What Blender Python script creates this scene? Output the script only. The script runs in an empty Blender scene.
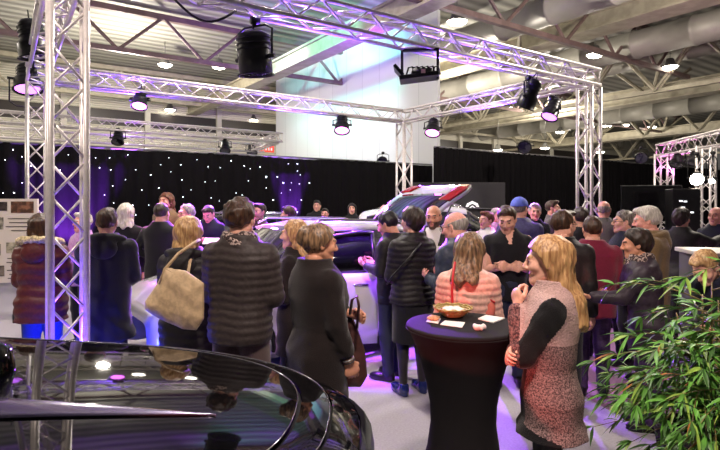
WORLD, EXPO = .14, .17
import bpy, bmesh, math, random
import numpy as np
from mathutils import Vector, Matrix
random.seed(7); RNG = np.random.RandomState(5)
SC = bpy.context.scene; COL = SC.collection
PI = math.pi
F, HOR, CX, EYE = 520.0, 201.0, 360.0, 1.75     # focal length in pixels, horizon row, centre column, eye height
def at(px, py, d): return Vector(((px-CX)/F*d, d, EYE+(HOR-py)/F*d))
def onz(px, py, z):
    d = (EYE-z)*F/(py-HOR); return Vector(((px-CX)/F*d, d, z))
TH = math.radians(55.5)
U = Vector((math.sin(TH), math.cos(TH), 0)); V = Vector((-math.cos(TH), math.sin(TH), 0)); ZZ = Vector((0,0,1))
def uv(u, v, z): return U*u + V*v + ZZ*z

# ------------------------------------------------------------------ materials
def newmat(name):
    m = bpy.data.materials.new(name); m.use_nodes = True
    nt = m.node_tree; return m, nt, nt.nodes['Principled BSDF']
def lin(c): return tuple(((x/255)/12.92 if x/255 <= .04045 else ((x/255+.055)/1.055)**2.4) for x in c)+(1,)
MC = {}
def mat(name, col, rough=.6, metal=0, bump=0, scale=40, var=0, emit=None, es=1, coat=0, trans=0, stretch=None, spec=.5, col2=None, lo=.4, hi=.6, sheen=0, alpha=1):
    if name in MC: return MC[name]
    m, nt, b = newmat(name); c = lin(col)
    b.inputs['Base Color'].default_value = c; b.inputs['Roughness'].default_value = rough
    b.inputs['Metallic'].default_value = metal; b.inputs['Specular IOR Level'].default_value = spec
    if coat: b.inputs['Coat Weight'].default_value = coat; b.inputs['Coat Roughness'].default_value = .03
    if sheen: b.inputs['Sheen Weight'].default_value = sheen
    if trans: b.inputs['Transmission Weight'].default_value = trans
    if alpha < 1: b.inputs['Alpha'].default_value = alpha
    if emit: b.inputs['Emission Color'].default_value = lin(emit); b.inputs['Emission Strength'].default_value = es
    if bump or var or col2:
        tc = nt.nodes.new('ShaderNodeTexCoord'); mp = nt.nodes.new('ShaderNodeMapping')
        if stretch: mp.inputs['Scale'].default_value = stretch
        nz = nt.nodes.new('ShaderNodeTexNoise'); nz.inputs['Scale'].default_value = scale; nz.inputs['Detail'].default_value = 4
        nt.links.new(tc.outputs['Object'], mp.inputs[0]); nt.links.new(mp.outputs[0], nz.inputs['Vector'])
        if bump:
            bp = nt.nodes.new('ShaderNodeBump'); bp.inputs['Strength'].default_value = bump; bp.inputs['Distance'].default_value = .01
            nt.links.new(nz.outputs['Fac'], bp.inputs['Height']); nt.links.new(bp.outputs[0], b.inputs['Normal'])
        if var or col2:
            rp = nt.nodes.new('ShaderNodeValToRGB')
            rp.color_ramp.elements[0].position = lo; rp.color_ramp.elements[1].position = hi
            if col2: c2 = lin(col2); rp.color_ramp.elements[0].color = c; rp.color_ramp.elements[1].color = c2
            else:
                rp.color_ramp.elements[0].color = tuple(x*(1-var) for x in c[:3])+(1,)
                rp.color_ramp.elements[1].color = tuple(min(1, x*(1+var)) for x in c[:3])+(1,)
            nt.links.new(nz.outputs['Fac'], rp.inputs[0]); nt.links.new(rp.outputs[0], b.inputs['Base Color'])
    MC[name] = m; return m
def cloth(name, col, var=.18, scale=170, bump=.35, rough=.85): return mat(name, col, rough, bump=bump, scale=scale, var=var, sheen=.15, spec=.25)
def nylon(name, col, rough=.58): return mat(name, col, rough, bump=.35, scale=40, var=.12, spec=.35)
def hairm(name, col, col2): return mat(name, col, .42, bump=.55, scale=26, stretch=(3.2,3.2,.35), col2=col2, lo=.35, hi=.68)
def skinm(name, col):
    m = mat(name, col, .5, bump=.06, scale=90, var=.06); return m

# ------------------------------------------------------------------ object helpers
def tag(o, label=None, cat=None, group=None, kind=None):
    if label: o['label'] = label
    if cat: o['category'] = cat
    if group: o['group'] = group
    if kind: o['kind'] = kind
    return o
def empty(name, loc, label=None, cat=None, group=None, rz=0):
    o = bpy.data.objects.new(name, None); COL.objects.link(o); o.location = loc; o.rotation_euler = (0,0,rz); o.empty_display_size = .1
    return tag(o, label, cat, group)
class MB:
    """collects vertices and faces with material slots; build() links them as one mesh object"""
    def __init__(s): s.v = []; s.f = []; s.m = []; s.n = 0
    def add(s, v, f, m=0):
        v = np.asarray(v, float).reshape(-1,3)
        if hasattr(m, '__len__'): s.m += list(m)
        else: s.m += [m]*len(f)
        s.f += [tuple(int(i)+s.n for i in q) for q in f]; s.v.append(v); s.n += len(v); return s
    def box(s, c, size, m=0, rz=0, R=None):
        x, y, z = [k/2 for k in size]
        P = np.array([[a*x,b*y,e*z] for a in (-1,1) for b in (-1,1) for e in (-1,1)])
        if R is None and rz: R = Matrix.Rotation(rz,3,'Z')
        if R is not None: P = P@np.array(R).T
        return s.add(P+np.array(c), [(0,1,3,2),(4,6,7,5),(0,4,5,1),(2,3,7,6),(0,2,6,4),(1,5,7,3)], m)
    def tube(s, pts, r, seg=8, m=0, cap=True, closed=False):
        P = [Vector(p) for p in pts]; n = len(P); rr = r if hasattr(r,'__len__') else [r]*n
        vs = []; ref = None
        for i, p in enumerate(P):
            t = (P[(i+1)%n if closed else min(i+1,n-1)]-P[(i-1)%n if closed else max(i-1,0)])
            t = t.normalized() if t.length > 1e-9 else Vector((0,0,1))
            if ref is None: ref = t.orthogonal().normalized()
            ref = (ref-t*ref.dot(t)); ref = ref.normalized() if ref.length > 1e-6 else t.orthogonal().normalized()
            b = t.cross(ref)
            for k in range(seg):
                a = 2*PI*k/seg; vs.append(p+(ref*math.cos(a)+b*math.sin(a))*rr[i])
        fs = []
        for i in range(n if closed else n-1):
            j = (i+1)%n
            for k in range(seg): fs.append((i*seg+k, i*seg+(k+1)%seg, j*seg+(k+1)%seg, j*seg+k))
        if cap and not closed: fs += [tuple(range(seg-1,-1,-1)), tuple((n-1)*seg+k for k in range(seg))]
        return s.add([tuple(v) for v in vs], fs, m)
    def lathe(s, prof, c=(0,0,0), seg=24, m=0, R=None, fn=None, capb=False, capt=False):
        vs = []
        for r, z in prof:
            for k in range(seg):
                a = 2*PI*k/seg; q = r*(fn(a,z) if fn else 1); vs.append((q*math.cos(a), q*math.sin(a), z))
        vs = np.array(vs)
        if R is not None: vs = vs@np.array(R).T
        fs = [(i*seg+k, i*seg+(k+1)%seg, (i+1)*seg+(k+1)%seg, (i+1)*seg+k) for i in range(len(prof)-1) for k in range(seg)]
        if capb: fs.append(tuple(range(seg-1,-1,-1)))
        if capt: fs.append(tuple((len(prof)-1)*seg+k for k in range(seg)))
        return s.add(vs+np.array(c), fs, m)
    def grid(s, fn, nu, nv, m=0):
        vs = [fn(i/nu, j/nv) for i in range(nu+1) for j in range(nv+1)]
        fs = [(i*(nv+1)+j, (i+1)*(nv+1)+j, (i+1)*(nv+1)+j+1, i*(nv+1)+j+1) for i in range(nu) for j in range(nv)]
        return s.add([tuple(v) for v in vs], fs, m)
    def prism(s, pts, lo, hi, m=0):
        """polygon in xz extruded along y"""
        n = len(pts); vs = [(x,lo,z) for x,z in pts]+[(x,hi,z) for x,z in pts]
        return s.add(vs, [tuple(range(n)), tuple(range(2*n-1,n-1,-1))]+[(i+n, (i+1)%n+n, (i+1)%n, i) for i in range(n)], m)
    def build(s, name, mats, parent=None, smooth=True, loc=None, solid=0, bevel=0, sub=0):
        me = bpy.data.meshes.new(name)
        vv = np.concatenate(s.v) if s.v else np.zeros((0,3))
        me.from_pydata(vv.tolist(), [], s.f)
        mats = mats if isinstance(mats,(list,tuple)) else [mats]
        for k in mats: me.materials.append(k)
        me.polygons.foreach_set('material_index', np.array(s.m, dtype=np.int32))
        if smooth: me.polygons.foreach_set('use_smooth', np.ones(len(s.f), dtype=bool))
        me.update()
        o = bpy.data.objects.new(name, me); COL.objects.link(o)
        if parent is not None: o.parent = parent
        if loc is not None: o.location = loc
        if solid: q = o.modifiers.new('s','SOLIDIFY'); q.thickness = solid; q.offset = 0
        if bevel: q = o.modifiers.new('b','BEVEL'); q.width = bevel; q.segments = 2; q.limit_method = 'ANGLE'
        if sub: q = o.modifiers.new('u','SUBSURF'); q.levels = sub; q.render_levels = sub
        return o
def struct(name, mb, mats, **k):
    o = mb.build(name, mats, **k); o['kind'] = 'structure'; return o

# ------------------------------------------------------------------ implicit surfaces
def sgrid(lo, hi, h):
    ax = [np.arange(l-2*h, u+2.5*h, h, dtype=np.float32) for l, u in zip(lo,hi)]
    X, Y, Z = np.meshgrid(*ax, indexing='ij'); return X, Y, Z, np.array([a[0] for a in ax]), h
def smin(a, b, k):
    q = np.clip(.5+.5*(b-a)/k, 0, 1); return b+(a-b)*q-k*q*(1-q)
def cone(G, a, b, ra, rb, sc=None, quilt=None):
    X, Y, Z = G[:3]; a = np.array(a,float); b = np.array(b,float); d = b-a; L2 = max(d@d,1e-9)
    px, py, pz = X-a[0], Y-a[1], Z-a[2]
    t = np.clip((px*d[0]+py*d[1]+pz*d[2])/L2, 0, 1)
    qx, qy, qz = px-t*d[0], py-t*d[1], pz-t*d[2]
    if sc: qx, qy, qz = qx/sc[0], qy/sc[1], qz/sc[2]
    r = ra+(rb-ra)*t
    if quilt: r = r+quilt[0]*(np.abs(np.sin(PI*(t*math.sqrt(L2)+quilt[2])/quilt[1]))-.5)
    return np.sqrt(qx*qx+qy*qy+qz*qz)-r
def ell(G, c, r, R=None):
    X, Y, Z = G[0]-c[0], G[1]-c[1], G[2]-c[2]
    if R is not None:
        R = np.array(R); X, Y, Z = (R[0,0]*X+R[1,0]*Y+R[2,0]*Z, R[0,1]*X+R[1,1]*Y+R[2,1]*Z, R[0,2]*X+R[1,2]*Y+R[2,2]*Z)
    return (np.sqrt((X/r[0])**2+(Y/r[1])**2+(Z/r[2])**2)-1)*min(r)
def union(ds, k=.02):
    o = ds[0]
    for d in ds[1:]: o = smin(o, d, k)
    return o
def nets(Fv, org, h):
    Fv = Fv.astype(np.float32); ins = Fv < 0
    nx, ny, nz = Fv.shape
    cs = np.zeros((nx-1,ny-1,nz-1), np.int8)
    for i in (0,1):
        for j in (0,1):
            for k in (0,1): cs += ins[i:nx-1+i, j:ny-1+j, k:nz-1+k]
    act = (cs > 0)&(cs < 8); idx = np.argwhere(act)
    if len(idx) == 0: return np.zeros((0,3)), np.zeros((0,4),int)
    ids = np.full(cs.shape, -1, np.int64); ids[act] = np.arange(len(idx))
    acc = np.zeros((len(idx),3)); cnt = np.zeros(len(idx))
    C = [(i,j,k) for i in (0,1) for j in (0,1) for k in (0,1)]
    val = {c: Fv[idx[:,0]+c[0], idx[:,1]+c[1], idx[:,2]+c[2]] for c in C}
    for c in C:
        for a in range(3):
            if c[a]: continue
            e = list(c); e[a] = 1; e = tuple(e); f0, f1 = val[c], val[e]; x = (f0 < 0) != (f1 < 0)
            t = np.where(x, f0/np.where(np.abs(f0-f1) < 1e-12, 1, f0-f1), 0)
            p = np.tile(np.array(c,float), (len(idx),1)); p[:,a] += t
            acc[x] += p[x]; cnt[x] += 1
    P = (idx+acc/cnt[:,None])*h+org
    Q = []
    for a in range(3):
        b, c = (a+1)%3, (a+2)%3
        sl0 = [slice(None)]*3; sl1 = [slice(None)]*3; sl0[a] = slice(0,-1); sl1[a] = slice(1,None)
        x = ins[tuple(sl0)] != ins[tuple(sl1)]; e = np.argwhere(x)
        e = e[(e[:,b] > 0)&(e[:,c] > 0)&(e[:,b] < Fv.shape[b]-1)&(e[:,c] < Fv.shape[c]-1)]
        if not len(e): continue
        def cell(db, dc): q = e.copy(); q[:,b] += db; q[:,c] += dc; return ids[q[:,0],q[:,1],q[:,2]]
        q = np.stack([cell(-1,-1), cell(0,-1), cell(0,0), cell(-1,0)], 1)
        fl = ~ins[e[:,0],e[:,1],e[:,2]]; q[fl] = q[fl][:, ::-1]; Q.append(q)
    return P, np.concatenate(Q)
def centers(P, Q): return P[Q].mean(1)

# ------------------------------------------------------------------ heads, hair, hands (cached, head space: face +Y, origin between the ears)
def make_head(fem, h=.005):
    G = sgrid((-.1,-.13,-.22), (.1,.14,.13), h)
    jw = .9 if fem else 1.0
    sx = lambda f: [f(-1), f(1)]
    d = union([ell(G,(0,-.018,.03),(.076,.097,.089)), ell(G,(0,.03,-.03),(.057*jw,.063,.078))], .03)
    d = union([d, ell(G,(0,.071,-.094),(.021*jw,.019,.018))]+sx(lambda s: cone(G,(s*.052*jw,.002,-.052),(s*.012,.062,-.094),.021*jw,.018)), .03)
    d = union([d]+sx(lambda s: ell(G,(s*.037,.062,-.02),(.026,.025,.024))), .02)
    d = smin(d, cone(G,(-.033,.083,.03),(.033,.083,.03),.0125,.0125), .015)
    for s in (-1,1): e = ell(G,(s*.031,.101,.008),(.021,.02,.014)); d = -smin(-d, e, .008) if True else d
    for s in (-1,1):
        d = smin(d, ell(G,(s*.031,.078,.008),(.0155,.0155,.0145)), .004)
        e = ell(G,(s*.031,.092,.0065),(.0125,.013,.0052)); d = -smin(-d, e, .002)
    d = smin(d, cone(G,(0,.091,.02),(0,.112,-.02),.0075,.0125), .012)
    for s in (-1,1): d = smin(d, ell(G,(s*.012,.1,-.027),(.009,.011,.008)), .008)
    d = smin(d, cone(G,(-.017,.087,-.056),(.017,.087,-.056),.007,.007), .006)
    d = smin(d, cone(G,(-.014,.086,-.067),(.014,.086,-.067),.0075,.0075), .006)
    m = cone(G,(-.021,.099,-.0615),(.021,.099,-.0615),.004,.004); d = -smin(-d, m, .004)
    for s in (-1,1):
        R = Matrix.Rotation(s*.35,3,'Z')
        d = smin(d, ell(G,(s*.079,-.008,-.004),(.009,.021,.032),R), .008)
        e = ell(G,(s*.089,-.004,.0),(.006,.011,.018),R); d = -smin(-d, e, .004)
    d = smin(d, cone(G,(0,-.022,-.05),(0,-.035,-.2),.05 if fem else .056,.052 if fem else .06), .025)
    P, Q = nets(d, G[3], h)
    c = centers(P, Q); x, y, z = np.abs(c[:,0]), c[:,1], c[:,2]
    mi = np.zeros(len(Q), int)
    mi[(y > .078)&(x < .021)&(z < -.052)&(z > -.075)] = 1                          # lips
    mi[(y > .066)&(x > .012)&(x < .048)&(z > .03+.004*(1-((x-.03)/.02)**2)-.004)&(z < .039)] = 2   # brows
    beard = (z < -.038)&(y > .0)&(mi == 0)&(z > -.118)&~((y > .078)&(x < .016)&(z > -.083))
    return P, Q, mi, beard
def eyeball(r=.0125):
    mb = MB(); pr = [(r*math.sin(a), -r*math.cos(a)) for a in np.linspace(.01,PI-.01,9)]
    mb.lathe(pr, seg=12); P = np.concatenate(mb.v); P = P[:,[0,2,1]]*np.array([1,1,1]); Q = [f[::-1] for f in mb.f]
    mi = [4 if P[list(f)].mean(0)[1] > r*.72 else 3 for f in Q]
    return P, Q, mi
HEADS = {False: make_head(False), True: make_head(True)}
EYE_M = eyeball()
def wob(G, f, s=0.): 
    X, Y, Z = G[:3]; return np.sin(f*X+s+3*np.sin(17*Z+s))*np.sin(f*Y*.9+1.3*s+2*np.sin(13*Z))
def make_hair(style, h=.0062, length=.2, vol=.014, seed=0., part=0.):
    lo = (-.13,-.23,-.14-(length if style in ('long','bob') else 0)); G = sgrid(lo, (.13,.13,.17), h); X, Y, Z = G[:3]
    sk = ell(G,(0,-.018,.03),(.076+vol,.097+vol,.089+vol))
    st = wob(G, 95, seed)*.0028+wob(G, 41, seed*2)*.003
    if style == 'curly': st = st+.007*np.sin(75*X+seed)*np.sin(70*Y+2)*np.sin(72*Z+1)
    # hairline: front high, sideburns, nape
    hl = np.interp(Y, [-.2,-.07,-.035,0.012,.03,.055,.075,.12], [-.085,-.08,-.05,-.012,.03,.062,.078,.084]).astype(np.float32)
    if style in ('short','curly','buzz','bald','pixie'): sk = ell(G,(0,-.018,.03),(.079,.1,.092))-max(vol-.003,0)*np.clip((Z-hl)/.065,0,1)
    if style in ('short','curly','buzz'):
        if style == 'buzz': st = st*.4
        d = np.maximum(sk+st, (hl-Z)*.8)
        if style == 'short': d = smin(d, ell(G,(.015,.055,.105),(.045,.04,.026))+st, .02)
    elif style == 'bald':
        d = np.maximum(np.maximum(sk+st*.3, (hl-Z)*.8), Z-.045-.02*np.clip((-Y-.05)*8,-1,1)); d = np.maximum(d, Y-.03)
    elif style in ('long','bob'):
        L = length
        back = np.interp(Z, [-.14-L,-.12-L*.9,-.1,0,.06,.13], [.06,.095,.098,.096,.09,.03]).astype(np.float32)
        dep = np.interp(Z, [-.14-L,-.12-L*.9,-.1,0,.06,.13], [.03,.055,.07,.095,.1,.05]).astype(np.float32)
        cy = np.interp(Z, [-.14-L,-.2,-.1,0,.1], [-.125 if L > .1 else -.08,-.105,-.06,-.025,-.018]).astype(np.float32)
        m = (np.sqrt((X/back)**2+((Y-cy)/dep)**2)-1)*.06
        m = np.maximum(m, np.maximum(Z-.12, -.12-L-.02*np.sin(60*X+seed)-Z))
        m = np.maximum(m, Y-np.interp(Z,[-.4,-.16,-.1,0,.05,.08],[-.06,-.01,.012,.02,.045,.08]).astype(np.float32))
        d = smin(np.maximum(sk+st, (hl-Z)*.8), m+st*1.6, .02)
        nk = np.sqrt(X*X+(Y-.03)**2)-.058; d = np.maximum(d, -np.maximum(nk, Z+.05)*.8)     # leave the throat free
    elif style == 'bun':
        d = np.maximum(sk+st, (hl-Z)*.8)
        d = smin(d, ell(G,(0,-.12,.035),(.05,.042,.055))+st*2, .02)
        d = smin(d, cone(G,(.0,-.09,.08),(.045,-.13,.06),.02,.01)+st, .015)
    elif style == 'pixie':
        d = np.maximum(sk+st-.004, (hl-Z)*.8); d = smin(d, ell(G,(0,-.075,.0),(.07,.05,.085))+st*1.5, .03)
        d = np.maximum(d, -(Z+.095))
    return nets(d, G[3], h)
HAIRC = {}
def hair_mesh(key):
    if key not in HAIRC: HAIRC[key] = make_hair(key[0], length=key[1], vol=key[2], seed=key[3])
    return HAIRC[key]
def make_hand(curl, h=.0046, thumb=.5, point=False):
    """hand along +Y from the wrist, palm towards -Z, thumb on -X side (a right hand seen from its back)"""
    G = sgrid((-.075,-.05,-.1), (.065,.2,.045), h)
    d = union([ell(G,(0,.045,0),(.041,.05,.0155)), cone(G,(0,-.045,0),(0,.012,0),.025,.024,(1.15,1,.8)), ell(G,(.004,.07,.002),(.04,.022,.014))], .02)
    for i,(x,L,r) in enumerate(((-.029,.072,.0088),(-.0095,.08,.0092),(.0105,.074,.0088),(.0285,.058,.0078))):
        cu = curl*(1+.12*i) if not (point and i == 0) else .1
        p = np.array([x,.08,0]); a = 0; seg = [.45,.3,.25]; q = [p-np.array([0,.02,0]), p]
        for k, sfr in enumerate(seg):
            a += cu*(.75 if k == 0 else 1); p = p+L*sfr*np.array([x*.9*(1-k*.3)*.35,math.cos(a),-math.sin(a)]); q.append(p)
        for k in range(len(q)-1): d = smin(d, cone(G,q[k],q[k+1],r*(1-.07*k),r*(1-.07*(k+1))), .0045)
    q = [np.array([-.022,.018,-.004]), np.array([-.05,.045,-.014-.012*thumb]), np.array([-.057+.02*thumb,.075,-.024-.02*thumb]), np.array([-.052+.032*thumb,.097,-.028-.026*thumb])]
    for k in range(3): d = smin(d, cone(G,q[k],q[k+1],[.0145,.0115,.0098][k],[.0115,.0098,.0075][k]), .008)
    return nets(d, G[3], h)
HANDC = {}
def hand_mesh(curl, point=False):
    k = (round(curl,1), point)
    if k not in HANDC: HANDC[k] = make_hand(*[k[0]], point=point)
    return HANDC[k]
# ------------------------------------------------------------------ people
ARM = {  # (upper-arm direction, forearm direction, palm normal, curl): x is outward, y forward, z up
 'down':((.13,-.06,-1),(.03,.16,-1),(-1,.1,0),.35), 'hold':((.12,.12,-1),(-.5,1,.22),(-.5,-.1,.8),.6),
 'phone':((.12,.2,-1),(-.45,.8,.6),(-.6,-.5,.5),.8), 'cross':((.16,.2,-1),(-1,.42,.12),(0,-1,-.2),.35),
 'chin':((.0,.75,-.9),(-.22,.25,1),(-.6,-.8,.1),.9), 'pocket':((.28,-.12,-1),(-.22,.42,-1),(-1,.1,0),.6),
 'point':((.35,.9,-.15),(.05,1,.12),(0,.1,-1),.5), 'reach':((.12,.55,-.9),(-.05,1,.1),(0,.1,1),.15),
 'side':((.8,.5,-.45),(.5,1,.25),(0,.2,-1),.5), 'hip':((.5,-.2,-1),(-.6,.5,-.3),(-.8,-.2,0),.4), 'loose':((.2,.02,-1),(-.05,.35,-1),(-1,.1,0),.55),
}
SKIN = {'fair':(226,170,146), 'tan':(206,146,116), 'pink':(232,166,150)}
def nrm(v): v = np.array(v,float); return v/np.linalg.norm(v)
def tprof(Z, fem, wd, off, hem=.8, flare=None):
    zs = [.80,.92,1.08,1.28,1.38,1.44,1.49,1.52,1.58]
    a = [.168,.178,.142,.162,.172,.15,.09,.07,.068] if fem else [.162,.17,.162,.18,.192,.17,.1,.074,.072]
    b = [.125,.128,.1,.13,.115,.095,.072,.066,.064] if fem else [.118,.122,.115,.128,.122,.098,.075,.07,.066]
    cy = [-.012,-.012,0,.005,-.005,-.015,-.022,-.024,-.022]
    a = [x*wd+off for x in a]; b = [x*(1+(wd-1)*1.2)+off for x in b]
    if hem < .8:
        fl = flare or a[0]; zs = [hem]+zs; a = [fl]+a; b = [max(fl*.76,b[0])]+b; cy = [-.01]+cy
    elif flare: a[0] = flare; b[0] = flare*.76
    g = lambda q: np.interp(Z, zs, q).astype(np.float32)
    return g(a), g(b), g(cy)
def torso(G, fem, wd, off, lo, hi, hem=.8, flare=None, puff=None):
    X, Y, Z = G[:3]; a, b, cy = tprof(Z, fem, wd, off, hem, flare)
    k = 2.3
    d = ((np.abs(X/a)**k+np.abs((Y-cy)/b)**k)**(1/k)-1)*np.minimum(a,b)
    if puff: d = d-puff[0]*(np.abs(np.sin(PI*(Z+.006*np.sin(13*X+5*Y)+.004*np.sin(29*X))/puff[1]))-.5)
    return np.maximum(d, np.maximum(lo-Z, Z-hi))
def zrot(a): return np.array(Matrix.Rotation(a,3,'Z'))
def xrot(a): return np.array(Matrix.Rotation(a,3,'X'))
PLIST = []
def person(label, px, py, d, face=0, H=None, fem=False, wd=1., skin='fair', hair=('short',.2,.014,'brown'), top=None, bottom=None,
           shoe='black_shoe', arms=('down','down'), lean=0, head=(0,0), step=0., scarf=None, hood=None, cap=None, glasses=False, beard=None, brow=None, stance=.1, group='visitors at the car show', nhs=1.05, hmul=1.):
    fr = math.radians(face); ln = math.radians(lean)
    lf = (.92+.83*math.cos(ln))/1.75
    if H is None: H = (EYE+(HOR-py)/F*d)/(1.012*lf)
    S = H/1.75
    hp = at(px, py, d); off = .68*math.sin(ln)*S
    base = Vector((hp.x+math.sin(fr)*off, hp.y-math.cos(fr)*off, 0))
    root = empty('person', base, label, 'person', group, rz=fr)
    h = min(max(d*.0036,.0118),.024)*hmul
    def fin(P):
        P = np.array(P, float).reshape(-1,3)
        if ln:
            a = ln*np.clip((P[:,2]-.85)/.28,0,1); y = P[:,1].copy(); z = P[:,2]-.92; up = P[:,2] > .85
            P[:,1] = np.where(up, y*np.cos(a)+z*np.sin(a), y); P[:,2] = np.where(up, .92+z*np.cos(a)-y*np.sin(a), P[:,2])
        return P*S
    Rh = zrot(math.radians(head[0]))@xrot(-math.radians(head[1]))
    piv = np.array([0,-.03,-.11])
    def hd(P): return (np.asarray(P)*nhs-piv)@Rh.T+piv+np.array([0,.0,1.63])
    sw = (.158 if fem else .182)*wd
    AJ = []
    for s, nm in zip((-1,1), arms):
        u, f, pn, cu = ARM[nm] if isinstance(nm,str) else nm
        u = nrm(u)*np.array([s,1,1]); f = nrm(f)*np.array([s,1,1]); pn = np.array(pn)*np.array([s,1,1])
        sh = np.array([s*sw,-.012,1.405]); el = sh+.285*u; wr = el+.245*f
        AJ.append((s,sh,el,wr,f,pn,cu))
    LJ = []
    for s in (-1,1):
        sy = s*step; hipj = np.array([s*.085,0,.87]); an = np.array([s*stance,sy-.02,.075]); kn = (hipj+an)/2+np.array([0,.03,.02]); LJ.append((s,hipj,kn,an))
    hx = max(abs(j[k][0]) for j in AJ for k in (2,3))+.12; ylo = min(min(j[k][1] for j in AJ for k in (2,3))-.14,-.32); yhi = max(max(j[k][1] for j in AJ for k in (2,3))+.14,.32)
    sk = skinm('skin_'+skin, SKIN[skin]); hcol = HM[hair[3]] if hair else HM['brown']
    # the body, one mesh
    G = sgrid((-max(.3,hx),ylo,0),(max(.3,hx),yhi,1.58), max(h,.016))
    bd = [torso(G, fem, wd*.97, -.012, .84, 1.56)]
    for s,sh,el,wr,f,pn,cu in AJ: bd += [smin(cone(G,sh,el,.05,.04), cone(G,el,wr+f*.02,.041,.0265), .02)]
    for s,a,k,n in LJ: bd += [smin(cone(G,a,k,.088,.055), union([cone(G,k,n,.055,.034), ell(G,k*.62+n*.38+np.array([0,-.02,.06]),(.045,.05,.12)), cone(G,n-np.array([0,0,.03]),n+np.array([0,.13,-.045]),.034,.024)],.02), .02)]
    P, Q = nets(union(bd,.025), G[3], G[4]); mb = MB(); mb.add(fin(P), Q, 0)
    hP, hQ, mi, bz = HEADS[fem]; mi = mi.copy()
    if beard: mi[bz] = 5
    mb.add(fin(hd(hP)), hQ, mi)
    for s in (-1,1): mb.add(fin(hd(EYE_M[0]+np.array([s*.031,.0785,.0075]))), EYE_M[1], EYE_M[2])
    for s,sh,el,wr,f,pn,cu in AJ:
        P, Q = hand_mesh(cu); P = P.copy(); Zx = -(pn-f*(pn@f)); Zx = nrm(Zx); Xx = np.cross(f,Zx)
        if s < 0: P[:,0] *= -1; Q = Q[:, ::-1]
        P = P@np.array([Xx,f,Zx])+wr+f*.01; mb.add(fin(P), Q, 0)
    brow = brow or hcol
    mb.build('body', [sk, skinm('lips',(176,84,84)) if fem else skinm('lips_pale',(186,116,104)), brow, mat('eye_white',(230,226,220),.25), mat('iris',(40,28,22),.15), beard and HM[beard] or sk], root)
    # hair
    if hair:
        P, Q = hair_mesh(hair[:3]+(round(px*.37)%5,)); hb = MB(); hb.add(fin(hd(P)), Q); ho = hb.build('hair', hcol, root)
    # trousers or skirt, shoes
    bt = bottom or dict(kind='trousers', mat=cloth('dark_trousers',(28,27,32)))
    G = sgrid((-.26,-.3,.03),(.26,.3,1.06), max(h,.014))
    if bt['kind'] == 'trousers':
        w = bt.get('w',1.)
        ds = [torso(G, fem, wd, .012, .86, 1.03)]
        for s,a,k,n in LJ: ds.append(smin(cone(G,a,k,.1*w,.07*w), cone(G,k,n+np.array([0,0,.0]),.07*w,.058*w), .03)); ds.append(ell(G,k*.62+n*.38+np.array([0,-.02,.06]),(.062,.066,.15)))
        D = union(ds,.03)+.0035*np.sin(70*G[2]+20*G[0])*np.clip((.6-G[2])*2,0,1)
        P, Q = nets(np.maximum(D, .045-G[2]), G[3], G[4]); b2 = MB(); b2.add(fin(P), Q); b2.build('trousers', bt['mat'], root)
    else:
        ds = []
        for s,a,k,n in LJ: ds.append(smin(cone(G,a,k,.092,.059), union([cone(G,k,n,.059,.037), ell(G,k*.62+n*.38+np.array([0,-.022,.06]),(.048,.054,.12))],.02), .02))
        P, Q = nets(union(ds,.02), G[3], G[4]); b2 = MB(); b2.add(fin(P), Q); b2.build('tights', bt['mat2'], root)
        if 'hem' in bt:
            D = torso(G, fem, wd, .014, bt['hem'], 1.03, hem=bt['hem'], flare=bt.get('flare',.2)); P, Q = nets(D, G[3], G[4]); b3 = MB(); b3.add(fin(P), Q); b3.build('skirt', bt['mat'], root)
    for s,a,k,n in LJ:
        G = sgrid((n[0]-.09,n[1]-.12,-.02),(n[0]+.09,n[1]+.24,.16), max(.011,h*.7)); c = n
        D = union([ell(G,(c[0]+s*.012,c[1]+.115,.04),(.046,.1,.042)), ell(G,(c[0],c[1]-.005,.05),(.041,.062,.055)), cone(G,(c[0],c[1]-.01,.07),(c[0],c[1]-.01,.1),.043,.042)],.03)
        D = np.maximum(D, np.maximum(.002-G[2], G[2]-.115)); sole = np.maximum(np.maximum(D-.008, G[2]-.02), .0-G[2]); D = np.minimum(D, sole)
        P, Q = nets(D, G[3], G[4]); b2 = MB(); b2.add(fin(P), Q); b2.build('shoe', SHOE[shoe], root)
    # upper clothing
    t = top or dict(mat=cloth('black_wool',(22,22,26)))
    o = t.get('off',.022); hem = t.get('hem',.82); pf = t.get('puff'); cf = t.get('cuff',.93); th = t.get('collar',1.535)
    G = sgrid((-max(.34,hx),min(ylo,-.3),min(hem,.8)-.02),(max(.34,hx),max(yhi,.3),th+.03), h)
    if t.get('vest'):
        D = torso(G, fem, wd, o, hem, th, hem, t.get('flare'), pf)
    else:
        ds = [torso(G, fem, wd, o, hem, th, hem, t.get('flare'), pf)]
        for i,(s,sh,el,wr,f,pn,cu) in enumerate(AJ):
            e = cf if hasattr(cf,'__len__') is False else cf[i]
            r0, r1, r2 = .043+o, .033+o, .024+o
            q1 = (pf[0]*.8,pf[1],0) if pf else None; q2 = (pf[0]*.8,pf[1],.285) if pf else None
            if e <= 0: sl = cone(G,sh,sh+(el-sh)*(1+e),r0,r1+.008,None,q1)
            else: sl = smin(cone(G,sh,el,r0,r1,None,q1), cone(G,el,el+(wr-el)*e,r1,r2,None,q2), .02)
            if not pf: sl = sl+.003*np.sin(80*(G[0]+G[2]*.7))*np.sin(50*G[1]+9)
            ds.append(sl)
        D = union(ds,.028)
    X, Y, Z = G[:3]
    if not pf: D = D+.0035*np.sin(38*X+6*np.sin(9*Z))*np.clip((1.2-Z)*2.5,0,1)+.002*np.sin(33*Z+11*X)
    D = np.maximum(D, -np.maximum(np.sqrt(X*X+(Y+.025)**2)-(.068 if not fem else .06), 1.475-Z))
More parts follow.
